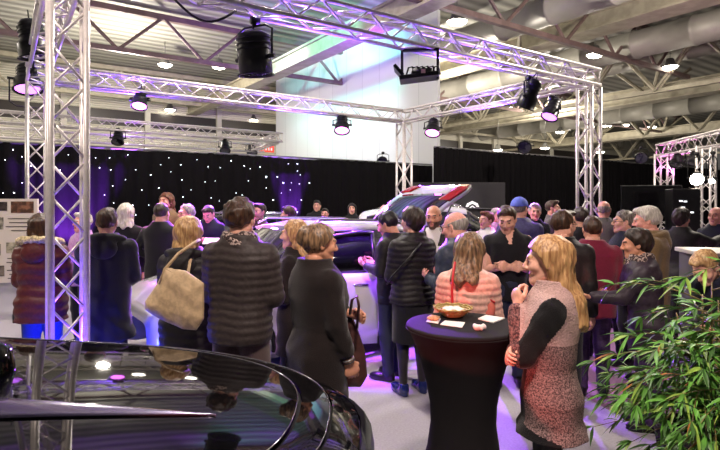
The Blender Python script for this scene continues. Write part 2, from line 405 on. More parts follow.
    if t.get('open'):   # front opening: (half width at the top, z of its bottom)
        ow, oz = t['open']; D = np.maximum(D, -np.maximum(np.abs(X)-np.maximum(Z-oz,0)*ow, -Y+.02))
    P, Q = nets(D, G[3], G[4])
    zf = t.get('zone'); mi = zf(centers(P,Q)) if zf else 0
    b2 = MB(); b2.add(fin(P), Q, mi); jk = b2.build(t.get('name','jacket'), [t['mat']]+t.get('mats',[]), root)
    if t.get('under') is not None:
        G2 = sgrid((-.3,-.26,.84),(.3,.26,1.56), h); D = torso(G2, fem, wd, .008, .86, 1.52)
        if t.get('vest') or cf if not hasattr(cf,'__len__') else False:
            ds = [D]
            for s,sh,el,wr,f,pn,cu in AJ: ds.append(cone(G2,sh,el,.054,.05))
            D = union(ds,.02)
        D = np.maximum(D, -np.maximum(np.sqrt(G2[0]**2+(G2[1]+.025)**2)-.063, 1.48-G2[2]))
        P, Q = nets(D, G2[3], G2[4]); b2 = MB(); b2.add(fin(P), Q); b2.build('shirt', t['under'], root)
    if t.get('skin_v'): pass
    if scarf:
        G = sgrid((-.17,-.2,1.4),(.17,.17,1.62), max(h*.8,.009)); X, Y, Z = G[:3]
        r = np.sqrt((X/1.05)**2+(Y+.02)**2); st = .006*np.sin(70*Z+4*np.arctan2(Y,X))
        D = np.minimum(np.sqrt((r-.082)**2+((Z-1.5)/1.5)**2)-.034, np.sqrt((r-.1)**2+((Z-1.465)/1.1)**2)-.03)+st
        P, Q = nets(D, G[3], G[4]); b2 = MB(); b2.add(fin(P), Q); b2.build('scarf', scarf, root)
    if hood:
        G = sgrid((-.24,-.27,1.28),(.24,.16,1.62), max(h*.8,.009)); X, Y, Z = G[:3]
        r = np.sqrt((X/1.25)**2+(Y+.03)**2)
        D = np.maximum(np.sqrt((r-.1)**2+((Z-1.475+.25*(Y+.05))/.9)**2)-.045, Y-.05)
        D = smin(D, ell(G,(0,-.15,1.4),(.12,.055,.1)), .04)
        P, Q = nets(D, G[3], G[4]); b2 = MB(); b2.add(fin(P), Q); b2.build('hood', hood[0], root)
        if len(hood) > 1:
            D = np.maximum(np.sqrt((r-.125)**2+(Z-1.5+.2*(Y+.05))**2)-.042, Y-.07)+.01*np.sin(110*X)*np.sin(120*Y+1)*np.sin(100*Z)+.006*np.sin(57*X+3*Z)*np.sin(61*Z)
            P, Q = nets(D, G[3], G[4]); b2 = MB(); b2.add(fin(P), Q); b2.build('fur_trim', hood[1], root)
    if cap:
        G = sgrid((-.12,-.14,.0),(.12,.24,.16), .008); X, Y, Z = G[:3]
        D = np.maximum(ell(G,(0,-.018,.03),(.094,.115,.108)), .035-Z-.1*np.clip(-Y-.05,0,.1))
        br = np.maximum(np.sqrt((X/.085)**2+((Y-.085)/.1)**2)*.09-.09, np.abs(Z-.05+.25*(Y-.08)+6*X*X)-.006)
        P, Q = nets(np.minimum(D,br), G[3], G[4]); b2 = MB(); b2.add(fin(hd(P)), Q); b2.build('cap', cap, root)
    if glasses:
        b2 = MB()
        for s in (-1,1):
            b2.tube(fin(hd([(s*.031+.023*math.cos(a), .106, .004+.018*math.sin(a)) for a in np.linspace(0,2*PI,12,endpoint=False)])), .0018, 5, closed=True)
            b2.tube(fin(hd([(s*.054,.104,.008),(s*.077,.06,.012),(s*.083,-.01,.012)])), .0022, 5)
        b2.tube(fin(hd([(-.009,.107,.008),(.009,.107,.008)])), .002, 5)
        b2.build('glasses', mat('glasses_frame',(30,28,30),.3), root)
    root['_'] = 0; del root['_']
    PLIST.append((root, AJ, S, fin, hd))
    return root, AJ, fin, hd
def w2(root, p):
    p = np.asarray(p, float); R = Matrix.Rotation(root.rotation_euler.z,3,'Z'); return R@Vector(p)+root.location
def initmats():
    global HM, SHOE
    HM = {'brown':hairm('hair_brown',(38,24,16),(84,56,36)), 'black':hairm('hair_black',(12,10,10),(34,28,26)), 'blond':hairm('hair_blond',(140,100,62),(204,168,116)),
      'honey':hairm('hair_honey',(136,94,58),(212,168,114)), 'white':hairm('hair_white',(176,168,154),(232,226,214)), 'grey':hairm('hair_grey',(84,78,72),(150,142,132)),
      'dkbrown':hairm('hair_dark_brown',(22,15,11),(58,40,28)), 'auburn':hairm('hair_auburn',(70,38,22),(128,78,46)), 'ash':hairm('hair_ash_blond',(72,54,40),(158,124,90)), 'ltgrey':hairm('hair_light_grey',(120,112,106),(186,178,170)),
      'stubble':mat('stubble',(92,66,54),.7,bump=.4,scale=200,var=.3)}
    SHOE = {'black_shoe':mat('black_shoe_leather',(18,17,18),.35), 'blue_shoe':mat('blue_patent_leather',(24,34,90),.12,coat=.6), 'grey_shoe':mat('grey_trainers',(90,92,98),.6), 'brown_shoe':mat('brown_shoe_leather',(66,42,28),.4)}
initmats()
# ------------------------------------------------------------------ camera, world
cd = bpy.data.cameras.new('camera'); cd.sensor_width = 36; cd.lens = 26; cd.shift_y = -(225-HOR)/720; cd.clip_end = 300
co = bpy.data.objects.new('camera', cd); COL.objects.link(co); co.location = (0,0,EYE); co.rotation_euler = (PI/2,0,0); SC.camera = co
wd_ = bpy.data.worlds.new('world'); SC.world = wd_; wd_.use_nodes = True
wd_.node_tree.nodes['Background'].inputs[0].default_value = lin((196,190,184)); wd_.node_tree.nodes['Background'].inputs[1].default_value = WORLD
vs = SC.view_settings; vs.view_transform = 'Standard'; vs.look = 'None'; vs.gamma = 1; vs.exposure = EXPO; vs.use_curve_mapping = False
def lamp(kind, loc, energy, col, aim=None, size=.3, angle=40, blend=.4, name='light'):
    l = bpy.data.lights.new(name, kind); l.energy = energy; l.color = lin(col)[:3]
    if kind == 'AREA': l.size = size
    else: l.shadow_soft_size = size
    if kind == 'SPOT': l.spot_size = math.radians(angle); l.spot_blend = blend
    o = bpy.data.objects.new(name, l); COL.objects.link(o); o.location = loc
    if aim is not None: o.rotation_euler = (Vector(aim)-Vector(loc)).to_track_quat('-Z','Y').to_euler()
    return o
# ------------------------------------------------------------------ hall
def wave_mat(name, c1, c2, scale, axis, rough=.6, off=(0,0,0), rot=0, bump=.5, dist=.0, prof='SIN'):
    m, nt, b = newmat(name); b.inputs['Roughness'].default_value = rough
    tc = nt.nodes.new('ShaderNodeTexCoord'); mp = nt.nodes.new('ShaderNodeMapping'); mp.inputs['Rotation'].default_value = (0,0,rot)
    w = nt.nodes.new('ShaderNodeTexWave'); w.bands_direction = axis; w.wave_profile = prof; w.inputs['Scale'].default_value = scale; w.inputs['Distortion'].default_value = dist
    rp = nt.nodes.new('ShaderNodeValToRGB'); rp.color_ramp.elements[0].color = lin(c1); rp.color_ramp.elements[1].color = lin(c2)
    bp = nt.nodes.new('ShaderNodeBump'); bp.inputs['Strength'].default_value = bump; bp.inputs['Distance'].default_value = .05
    for a, c in ((tc.outputs['Object'],mp.inputs[0]),(mp.outputs[0],w.inputs[0]),(w.outputs['Fac'],rp.inputs[0]),(rp.outputs[0],b.inputs['Base Color']),(w.outputs['Fac'],bp.inputs['Height']),(bp.outputs[0],b.inputs['Normal'])): nt.links.new(a,c)
    return m
RZ = math.atan2(U.y, U.x)                       # the hall's axes: local x runs along U, local y along V
def hallobj(o): o.rotation_euler = (0,0,RZ); return o
def hs(name, mb, mats, **k): o = hallobj(struct(name, mb, mats, **k)); return o
# floor: grey carpet with a mauve carpet zone laid along a curved edge
m, nt, b = newmat('carpet'); b.inputs['Roughness'].default_value = .9; b.inputs['Specular IOR Level'].default_value = .2
tc = nt.nodes.new('ShaderNodeTexCoord'); nz = nt.nodes.new('ShaderNodeTexNoise'); nz.inputs['Scale'].default_value = 60; nz.inputs['Detail'].default_value = 6
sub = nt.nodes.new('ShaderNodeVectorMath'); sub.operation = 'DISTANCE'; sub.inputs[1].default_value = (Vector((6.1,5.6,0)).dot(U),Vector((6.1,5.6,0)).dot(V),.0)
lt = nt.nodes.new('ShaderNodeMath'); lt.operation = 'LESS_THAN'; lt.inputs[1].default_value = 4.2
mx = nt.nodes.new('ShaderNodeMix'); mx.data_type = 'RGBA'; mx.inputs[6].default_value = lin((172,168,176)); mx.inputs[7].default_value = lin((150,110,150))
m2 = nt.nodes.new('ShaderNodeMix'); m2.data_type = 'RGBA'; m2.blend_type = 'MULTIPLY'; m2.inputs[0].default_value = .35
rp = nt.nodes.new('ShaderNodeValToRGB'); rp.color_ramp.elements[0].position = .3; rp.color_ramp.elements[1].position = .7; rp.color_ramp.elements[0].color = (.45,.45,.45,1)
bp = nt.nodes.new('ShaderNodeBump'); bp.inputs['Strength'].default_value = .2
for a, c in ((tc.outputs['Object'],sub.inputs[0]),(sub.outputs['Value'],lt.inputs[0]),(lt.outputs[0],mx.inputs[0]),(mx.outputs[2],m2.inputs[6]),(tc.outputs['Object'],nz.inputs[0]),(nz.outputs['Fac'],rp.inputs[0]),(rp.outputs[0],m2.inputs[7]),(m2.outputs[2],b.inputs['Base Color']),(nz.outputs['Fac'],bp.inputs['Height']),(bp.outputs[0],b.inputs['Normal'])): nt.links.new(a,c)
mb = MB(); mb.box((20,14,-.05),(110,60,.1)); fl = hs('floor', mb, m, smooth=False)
WM = wave_mat('cladding',(188,184,166),(226,222,206),2.6,'Z',.5)
DK = mat('dark_glazing',(46,40,36),.3)
WH = mat('white_paint',(206,202,188),.6)
VW = 31.
mb = MB(); mb.box((20,VW+.1,4.3),(110,.2,8.6)); hs('wall_back', mb, WM, smooth=False)
mb = MB(); mb.box((20,VW-.02,6.3),(110,.1,.85)); hs('window_1', mb, DK, smooth=False)
for k, u in enumerate(np.arange(-22,60,4.1)):
    mb = MB(); mb.box((u,VW-.15,4.3),(.28,.3,8.6)); hs('trim_%d'%(k+1), mb, WH, smooth=False)
DECK = wave_mat('deck',(116,116,108),(164,164,152),.55,'Y',.55,bump=.6)
mb = MB(); mb.box((20,12,8.72),(110,40,.2)); hs('ceiling', mb, DECK, smooth=False)
STL = mat('roof_steel',(112,92,88),.6,var=.15,scale=3); STG = mat('girder_paint',(158,152,132),.55,var=.12,scale=3); DUC = mat('duct_metal',(150,148,138),.5,metal=.15,var=.05,scale=2)
nt_ = 60
for v, col, u0, u1 in ((10.3,STL,-9,24),(19.6,STL,-20,45),(28.4,STG,-24,60)):
    mb = MB(); zb, zt, c0 = 7.0, 8.4, 3.3
    mb.box(((u0+u1)/2,v,zb),(u1-u0,.16,.16)); mb.box(((u0+u1)/2,v,zt),(u1-u0,.2,.2))
    k = math.ceil((u0-c0)/3); x = c0+3*k
    while x < u1-1.5:
        for sx in (-1.5,1.5): mb.tube([(x,v,zb),(x+sx,v,zt)], .06, 6)
        x += 3
    mb.box((0,0,-5),(.01,.01,.01)) if False else None
    hs('trim_%d'%nt_, mb, col, smooth=False); nt_ += 1
for u, w, h, z in ((9.2,.4,.5,7.1),(17.0,.7,.55,7.9),(27.4,.6,.7,7.2),(41.5,.7,.6,7.0)):
    mb = MB(); mb.box((u,16,z),(w,30,h)); mb.box((u,16,z+h/2),(w*1.5,30,.08)); mb.box((u,16,z-h/2),(w*1.5,30,.08))
    hs('trim_%d'%nt_, mb, STG, smooth=False, bevel=.01); nt_ += 1
for u0 in (17.,27.4,41.5):                       # inclined struts under the girders
    for v in (13.5,19.6,25.):
        mb = MB()
        for sx, sy in ((-1.5,-1.2),(1.5,-1.2),(1.5,1.2),(-1.5,1.2)): mb.tube([(u0,v,7.0),(u0+sx,v+sy,8.5)], .09, 6)
        hs('trim_%d'%nt_, mb, STG, smooth=False); nt_ += 1
for u0, v0, v1, zb, zt in ((13.,1,9,6.9,8.4),(22.3,6,30,6.3,8.3),(34.,6,30,5.9,7.9),(47.,8,30,5.6,7.6)):
    mb = MB(); mb.box((u0,(v0+v1)/2,zb),(.16,v1-v0,.16)); mb.box((u0,(v0+v1)/2,zt),(.18,v1-v0,.18)); x = v0+1.6
    while x < v1-1.5:
        for sx in (-1.6,1.6):
            for q in (-.12,.12): mb.tube([(u0+q,x,zb),(u0+q,x+sx,zt)], .055, 6)
        x += 3.2
    if u0 > 20: hs('trim_%d'%nt_, mb, STG, smooth=False); nt_ += 1
for i, (u, r, z) in enumerate(((14.2,.46,7.75),(19.2,.5,7.5),(23.3,.3,7.9),(33.,.5,7.3))):
    mb = MB(); n = 13; prof = []
    for k in range(n+1):
        y = 4+k*26/n; prof += [(r,y-.06),(r*1.06,y-.05),(r*1.06,y+.05),(r,y+.06)]
    mb.lathe(prof, (u,0,z), 20, R=Matrix.Rotation(-PI/2,3,'X'))
    o = hallobj(mb.build('ventilation_duct', DUC))
    tag(o, ['round grey air duct crossing the roof just right of the white partition','widest round air duct hung below the roof steel, upper right of the picture','slim round air duct tucked high under the roof deck','round air duct far off over the black curtain at the right'][i], 'duct', 'round air ducts under the roof')
# hanging lamps
LENS = mat('lamp_lens',(255,250,235),.3,emit=(255,246,226),es=25); LH = mat('lamp_housing',(120,120,116),.4,metal=.6)
lamp_px = [(457,22,7.1),(595,55,7.1),(670,67,7.1),(652,127,7.1),(625,125,7.1),(607,126,7.1),(532,116,7.1),(507,108,7.1),(165,65,7.6),(219,67,7.6),(170,110,6.9),(253,120,6.9),(498,150,5),(545,148,5.2),(600,152,5.2),(560,132,6.6),(690,150,5.0),(478,121,7)]
lamp_desc = ['at the corner beside the white partition','above the far corner of the near stage truss','biggest in the upper right among the grey struts','in the row of three over the curtain, nearest the right end','in the row of three over the curtain, middle one','in the row of three over the curtain, nearest the tower','just over the spotlight hung furthest along the side truss','seen through the side truss lacing','on the pale deck above the rear truss, first from the left','on the pale deck above the rear truss beside the big girder','below the rear truss beside the girder foot','low over the distant back-left rig','far away above the black curtain, first','far away above the black curtain, second','far away above the black curtain, third','below the lit purple spotlight','far off over the right-hand rig','tiny one under the side truss']
for (px,py,z), ds in zip(lamp_px, lamp_desc):
    d = (z-EYE)*F/(HOR-py); p = at(px,py,d)
    t = empty('ceiling_lamp', p, 'round white hall lamp '+ds, 'ceiling lamp', 'round lamps under the hall roof')
    mb = MB(); mb.lathe([(.1,.34),(.14,.3),(.2,.12),(.31,.02),(.31,0)], seg=16, capt=False, capb=True); mb.build('housing', LH, t)
    mb = MB(); mb.lathe([(.29,.015),(.24,-.05),(.13,-.09),(.01,-.1)], seg=16); mb.build('lens', LENS, t)
    if z < 8.4: mb = MB(); mb.tube([(0,0,.33),(0,0,8.6-z)], .015, 5); mb.build('suspension_rod', LH, t)
# white partition hung behind the curtain
m, nt, b = newmat('partition_panel'); b.inputs['Roughness'].default_value = .55
tc = nt.nodes.new('ShaderNodeTexCoord'); br = nt.nodes.new('ShaderNodeTexBrick'); br.offset = 0; br.inputs['Color1'].default_value = lin((226,228,228)); br.inputs['Color2'].default_value = lin((216,220,222)); br.inputs['Mortar'].default_value = lin((150,156,160))
mp = nt.nodes.new('ShaderNodeMapping'); mp.inputs['Rotation'].default_value = (0,PI/2,PI/2)
br.inputs['Scale'].default_value = 1; br.inputs['Mortar Size'].default_value = .006; br.inputs['Brick Width'].default_value = 1.2; br.inputs['Row Height'].default_value = 9
sx = nt.nodes.new('ShaderNodeSeparateXYZ'); cx_ = nt.nodes.new('ShaderNodeCombineXYZ')
for a, c in ((tc.outputs['Object'],sx.inputs[0]),(sx.outputs['Y'],cx_.inputs[0]),(sx.outputs['Z'],cx_.inputs[1]),(cx_.outputs[0],br.inputs[0]),(br.outputs[0],b.inputs['Base Color'])): nt.links.new(a,c)
mb = MB(); mb.box((12.55,19.9,4.3),(.12,13.0,8.5)); o = hallobj(mb.build('partition_panel', m, smooth=False)); o['kind'] = 'structure'; o.name = 'wall_partition'
# small red exit-style sign on the far wall
p = at(267,149,26); t = empty('exit_sign', p, 'small red lit sign high on the far wall beside the white partition', 'sign', rz=RZ)
mb = MB(); mb.box((0,0,0),(.75,.06,.32)); mb.build('panel', mat('sign_red',(214,60,40),.5,emit=(214,60,40),es=.6), t, smooth=False, bevel=.01)
mb = MB()
for k in range(4): mb.box((-.22+.15*k,-.035,0),(.08,.01,.14))
mb.build('marking', mat('sign_white',(240,236,230),.5), t, smooth=False)
# ------------------------------------------------------------------ curtains
BLK = mat('black_drape',(16,14,17),.92,spec=.15)
def drape(name, label, u0, u1, v, z0, z1, pitch, amp, seed):
    n = int((u1-u0)/pitch*6); rs = np.random.RandomState(seed); ph = rs.rand(4)*6
    def fn(a, b):
        u = u0+(u1-u0)*a; q = amp*(1-.35*b)
        return (u, v+q*(math.sin(2*PI*u/pitch+ph[0]+1.1*math.sin(u*.9))+.4*math.sin(2*PI*u/pitch*.53+ph[1])), z0+(z1-z0)*b+.02*math.sin(u*1.3+ph[2])*b)
    mb = MB(); mb.grid(fn, n, 6); o = hallobj(mb.build(name, BLK, solid=.012)); tag(o, label, 'curtain', 'black drapes around the hall'); return o
cl = drape('star_curtain','long black drape sprinkled with tiny white star lights', -1.2, 12.4, 13.6, .02, 3.0, .34, .05, 3)
cr = drape('black_curtain','tall plain black drape closing off the hall behind the truss tower', 11.6, 46, 12.6, .02, 3.5, .3, .06, 8)
mb = MB(); mb.tube([(11.6,0,3.52),(46,0,3.52)], .03, 8); po = mb.build('rail', mat('rail_metal',(150,150,150),.3,metal=.9), cr); po.location = (0,12.6,0)
mb = MB(); mb.tube([(-1.2,0,3.02),(12.4,0,3.02)], .03, 8); po = mb.build('rail', MC['rail_metal'], cl); po.location = (0,13.6,0)
STAR = mat('star_light',(240,244,255),.3,emit=(235,242,255),es=7)
mb = MB(); mb.lathe([(.001,-1),(.7,-.7),(1,0),(.7,.7),(.001,1)], seg=8); so = mb.build('star_light', STAR, cl); first = True
rs = np.random.RandomState(12)
stars = [(13,150,1),(22,157,.7),(31,166,1),(5,160,.8),(14,193,1.1),(3,193,.8),(22,183,.6),(80,152,1),(95,158,.7),(99,168,.9),(109,158,.8),(110,170,1),(127,155,.8),(135,170,.7),(112,186,.9),(113,203,.8),(104,195,.7),(150,175,1),(158,188,1),(141,190,.9),(180,165,.9),(181,180,.9),(182,197,1),(196,160,.7),(207,167,.8),(204,182,.8),(214,181,.6),(219,168,.7),(230,161,1.2),(243,166,1.1),(249,169,.7),(259,167,1.3),(247,181,.8),(265,177,1.9),(276,177,1.2),(282,183,1.4),(265,188,.8),(290,183,.6),(272,200,1.5),(241,195,.8),(235,193,.7),(296,164,1.2),(296,171,.8),(299,175,.8),(298,184,.9),(308,183,1.3),(300,200,1.1),(296,212,1.2),(306,217,1),(287,164,.7),(280,193,.7),(289,190,.6),(210,198,.7),(218,201,.6),(160,165,.6),(170,172,.6),(148,205,.7),(190,190,.6),(225,205,.7),(132,205,.9),(135,215,.9),(68,155,.6),(60,170,.7),(54,160,.6),(125,180,.6),(168,158,.6)]
for px, py, s in stars:
    r = Vector(((px-CX)/F,1,(HOR-py)/F)); d = 13.6/(r.dot(V)); p = r*d; u = p.dot(U); z = p.z+EYE
    o = so if first else so.copy()
    if not first: COL.objects.link(o)
    first = False; o.parent = cl; o.location = (u, 13.6-.085, min(z,2.95)); o.scale = (.0118*s**.9,)*3
# ------------------------------------------------------------------ trusses
ALU = mat('truss_aluminium',(216,210,208),.35,metal=.35,var=.06,scale=30)
def truss(root, P, Q, e1, e2, a=.12, r=.025, rb=.011, pitch=.3, names=('chord','lacing')):
    """square truss from P to Q, e1/e2 the section axes; chords and lacing faces become parts of root (root sits at the origin)"""
    P, Q = Vector(P), Vector(Q); L = (Q-P).length; t = (Q-P)/L; n = max(2, round(L/pitch)); o0 = root.location
    S4 = [(-1,-1),(1,-1),(1,1),(-1,1)]
    for i,(x,y) in enumerate(S4):
        c = e1*(a*x)+e2*(a*y)-o0; mb = MB(); mb.tube([P+c, Q+c], r, 12); mb.build('chord', ALU, root)
        x2, y2 = S4[(i+1)%4]; c2 = e1*(a*x2)+e2*(a*y2)-o0; mb = MB()
        for k in range(n):
            A, B = (c, c2) if (k+i)%2 == 0 else (c2, c); mb.tube([P+A+t*(L*k/n), P+B+t*(L*(k+1)/n)], rb, 6)
        for f in (.02,L-.02): mb.tube([P+c+t*f, P+c2+t*f], rb, 6)
        mb.build('lacing', ALU, root)
A = Vector((-2.306,4.1,0)); LU, LV = 7.15, 4.55
TD = A+U*LU; TC = TD+V*LV; TB = A+V*LV; HB = 3.56
def tower(p, label, h=HB-.035, base=True, a=.12, pitch=.28):
    t = empty('truss_tower', p, label, 'truss', 'aluminium truss towers'); t['kind'] = 'thing'
    truss(t, p+ZZ*.03, p+ZZ*h, U, V, a, pitch=pitch)
    mb = MB(); mb.box((0,0,.012),(.6,.6,.024),rz=RZ); mb.build('base_plate', mat('steel_plate',(60,60,64),.4,metal=.8), t, smooth=False)
    return t
tower(A, 'biggest aluminium truss tower, standing right behind the black car')
tower(TB, 'aluminium truss tower half hidden behind the biggest tower')
tower(TC, 'slim aluminium truss tower standing in front of the white partition')
tower(TD, 'aluminium truss tower lit purple in front of the black curtain')
def beam(P, Q, label, z=HB, ext=.12, a=.12):
    t = (Q-P).normalized(); e = t.cross(ZZ); o = empty('truss_beam', (P+Q)/2+ZZ*(z+a), label, 'truss', 'aluminium truss beams overhead'); o['kind'] = 'thing'
    truss(o, P-t*ext+ZZ*(z+a), Q+t*ext+ZZ*(z+a), e, ZZ, a); return o
beam(A, TD, 'longest truss beam sweeping across the top to the purple tower')
beam(TB+U*.27, TC-U*.27, 'rear truss beam running level behind the hanging lamps')
beam(TC-V*.0, TD+V*.27, 'side truss beam from the slim tower to the purple tower')
beam(A+V*.27, TB-V*.0, 'truss beam joining the two towers behind the black car')
# distant rigs
for v, lb, u0, u1, z in ((14.5,'distant purple-lit truss beam just above the star curtain, nearer one',-.4,6.9,3.55),(17.4,'distant purple-lit truss beam above the star curtain, farther one',-1.,7.6,3.5)):
    beam(uv(u0,v,0), uv(u1,v,0), lb, z, a=.13)
beam(uv(6.9,14.75,0), uv(7.3,17.1,0), 'short cross truss closing the distant rig above the star curtain', 3.53)
T1 = at(664,0,13.8); T1.z = 0; T2 = at(706,0,11.8); T2.z = 0
tower(T1, 'far aluminium truss tower rising behind the black screen', 3.0, a=.16)
tower(T2, 'far aluminium truss tower behind the bright warm spotlight', 3.0, a=.14)
beam(T1, T2-(T1-T2)*.8, 'far magenta-lit truss beam over the right-hand rig', 2.95, a=.15)
# ------------------------------------------------------------------ stage lights
BK = mat('lamp_black',(20,20,24),.38,metal=.3); BKM = mat('yoke_black',(14,14,16),.5)
def pl_mat(nm, col, e): return mat('lens_'+nm, col, .2, emit=col, es=e)
LP = pl_mat('pink',(255,130,240),6); LPU = pl_mat('purple',(216,120,255),3); LD = mat('lens_dark',(30,26,50),.08,coat=1); LW = pl_mat('warm',(255,236,200),120)
def par(p, top, aim, label, r=.105, L=.3, lens=LP, taper=.72, name='stage_light'):
    """lamp with its front at distance from p along aim; yoke up to the hanging point"""
    p = Vector(p); ax = (Vector(aim)).normalized(); o = empty(name, p, label, 'stage light', 'stage lights hung on the trusses')
    R = ax.to_track_quat('Z','X').to_matrix()
    mb = MB(); mb.lathe([(.02,-L*.62),(r*.5,-L*.6),(r*taper,-L*.5),(r*taper*1.04,-L*.1),(r*.95,-L*.02),(r,L*.05),(r*1.0,L*.36),(r*1.12,L*.37),(r*1.12,L*.4),(r*.98,L*.4),(r*.95,L*.34)], seg=20, R=R)
    for k in range(3): mb.lathe([(r*taper*1.1,-L*(.44-.12*k)),(r*taper*1.14,-L*(.42-.12*k)),(r*taper*1.1,-L*(.4-.12*k))], seg=20, R=R)
    mb.build('can', BK, o)
    mb = MB(); mb.lathe([(r*.94,L*.35),(r*.6,L*.37),(.001,L*.38)], seg=20, R=R); mb.build('lens', lens, o)
    hz = ax.cross(ZZ); hz = hz.normalized() if hz.length > .05 else U.copy()
    tp = Vector((0,0,top-p.z))
    mb = MB(); w = r*1.25
    mb.tube([hz*w, hz*w+ZZ*(tp.z*.72), tp*.85+hz*w*.6, tp*.85-hz*w*.6, -hz*w+ZZ*(tp.z*.72), -hz*w], .012, 6)
    for s in (-1,1): mb.tube([hz*(s*r*.8), hz*(s*w*1.12)], .022, 8)
    mb.build('yoke', BKM, o)
    mb = MB(); mb.tube([tp*.85, tp], .02, 8); mb.tube([tp-U*.04, tp+U*.04], .04, 10); mb.build('clamp', BKM, o)
    mb = MB(); mb.tube([-ax*(L*.6), -ax*(L*.75)+ZZ*.06, tp*.6+V*.05, tp*.95+V*.04], .008, 5); mb.build('cable', BKM, o)
    return o
ZB = HB-.08
def hang(px, py, base, dirv, t): pass
def onbeam(P, D, px):   # the point on the plan line P + t D seen at column px
    k = (px-CX)/F; t = (k*P.y-P.x)/(D.x-k*D.y); return P+D*t
q = onbeam(A, U, 255); zc = EYE+(HOR-58)/F*q.y
par(Vector((q.x,q.y,zc)), HB-.08, (.05,.1,-1), 'big black moving-head lamp under the longest truss beam', .16, .42, LD, .95)
q = onbeam(TB, U, 140); par(Vector((q.x,q.y,EYE+(HOR-100)/F*q.y)), ZB, (.1,-.5,-1), 'pink glowing spotlight hung from the rear truss near the biggest tower', .12, .34, LP)
q = onbeam(TB, U, 342); par(Vector((q.x,q.y,EYE+(HOR-125)/F*q.y)), ZB, (0,-.5,-1), 'pink glowing spotlight under the rear truss in front of the white partition', .15, .38, LP)
q = onbeam(TC, -V, 433); par(Vector((q.x,q.y,EYE+(HOR-128)/F*q.y)), ZB, (-.2,-.5,-1), 'pink glowing spotlight under the side truss next to the slim tower', .15, .36, LP)
q = onbeam(A, U, 529); par(Vector((q.x,q.y,EYE+(HOR-97)/F*q.y)), HB-.08, (-.35,.3,-1), 'black dark spotlight under the longest beam close to the purple tower', .13, .42, LD)
q = onbeam(TC, -V, 552); par(Vector((q.x,q.y,EYE+(HOR-110)/F*q.y)), ZB, (-.5,-.3,-1), 'purple glowing spotlight tilted beside the purple tower', .13, .38, LPU)
q = onbeam(A, V, 41); par(Vector((q.x-.1,q.y,EYE+(HOR-43)/F*q.y)), HB-.08, (.15,.1,-1), 'large black spotlight on the biggest tower, upper one', .2, .5, LD)
q = onbeam(A, V, 35); par(Vector((q.x-.12,q.y,EYE+(HOR-80)/F*q.y)), HB-.4, (.2,-.25,-1), 'black spotlight with pink rim on the biggest tower, lower one', .19, .44, LPU)
for px, py, v, r, lb in ((118,138,14.5,.14,'small dark spotlight on the distant rig, first from the biggest tower'),(225,147,14.5,.14,'small dark spotlight on the distant rig near its far end'),(252,150,17.4,.17,'small dark spotlight on the distant rig beside the white partition')):
    rr = Vector(((px-CX)/F,1,(HOR-py)/F)); d = v/rr.dot(V); p = rr*d+ZZ*EYE; par(p, max(p.z+.22,3.52), (.2,-.6,-1), lb, r, .36, LD)
par(at(525,146,16.6), 3.52+.12, (-.3,-.7,-.3), 'small black lamp sitting above the black curtain behind the purple tower', .2, .4, LD)
par(at(641,157,17), 3.5, (-.3,-.7,-.3), 'small black lamp above the black curtain by the far rig', .18, .4, LD)
par(at(383,161,17.8), 3.4, (-.2,-.9,-.2), 'small dark lamp above the star curtain at the foot of the white partition', .16, .36, LD)
par(at(677,161,13.), 3.0, (-.4,-.4,-1), 'black spotlight under the far magenta truss, first one', .14, .32, LD)
par(at(694,159,12.4), 3.0, (-.4,-.3,-1), 'black spotlight under the far magenta truss, second one', .14, .32, LD)
par(at(697,178,11), 2.75, (-.6,-.9,-.35), 'spotlight glaring warm white towards the camera on the far rig', .13, .3, LW)
par(at(713,180,10.8), 2.75, (-.8,-.6,-.35), 'smaller warm spotlight glaring at the edge of the far rig', .06, .2, LW)
par(at(120,152,13.3), 3.04, (.2,-.9,-.2), 'little black lamp clipped on the star curtain rail', .1, .25, LD)
# flood panel hung on the longest beam
q = onbeam(A, U, 419); c = Vector((q.x,q.y,EYE+(HOR-72)/F*q.y))
t = empty('flood_panel', c, 'flat black flood light panel in a frame under the longest beam', 'stage light', rz=-.12)
mb = MB(); mb.box((0,0,-.07),(.46,.3,.05),R=Matrix.Rotation(-.1,3,'Y')); mb.box((-.235,0,0.0),(.04,.3,.16),R=Matrix.Rotation(-.7,3,'Y')); mb.build('panel', BK, t, smooth=False, bevel=.008)
mb = MB()
for x in (-.2,.22): mb.box((x,0,.09),(.03,.05,.36))
mb.box((.01,0,.26),(.45,.05,.03)); mb.build('frame', BKM, t, smooth=False)
mb = MB(); rs = np.random.RandomState(3)
for k in range(6): x = -.15+.06*k; mb.tube([(x,-.05,-.05),(x+.03,-.1,.03),(x+.07,-.06,.05),(x+.1,0,-.04)], .011, 5)
mb.box((.04,-.02,-.02),(.22,.2,.07)); mb.build('cable', BKM, t)
mb = MB(); mb.box((.05,-.16,-.03),(.05,.004,.045)); mb.build('sticker', mat('sticker',(210,170,160),.5), t, smooth=False)
mb = MB(); mb.tube([(-.05,0,.26),(-.05,0,HB-c.z+.02)], .02, 8); mb.build('clamp', BKM, t)
# cables looped along the near beam
for (x0, x1, lb) in ((172,236,'black cable looping under the longest beam beside the big black lamp'),):
    a_ = onbeam(A,U,x0); b_ = onbeam(A,U,x1); mb = MB()
    mb.tube([a_.lerp(b_,k/10)+ZZ*(HB-.02-.16*math.sin(PI*k/10)) for k in range(11)], .012, 6); tag(mb.build('cable', BKM), lb, 'cable')
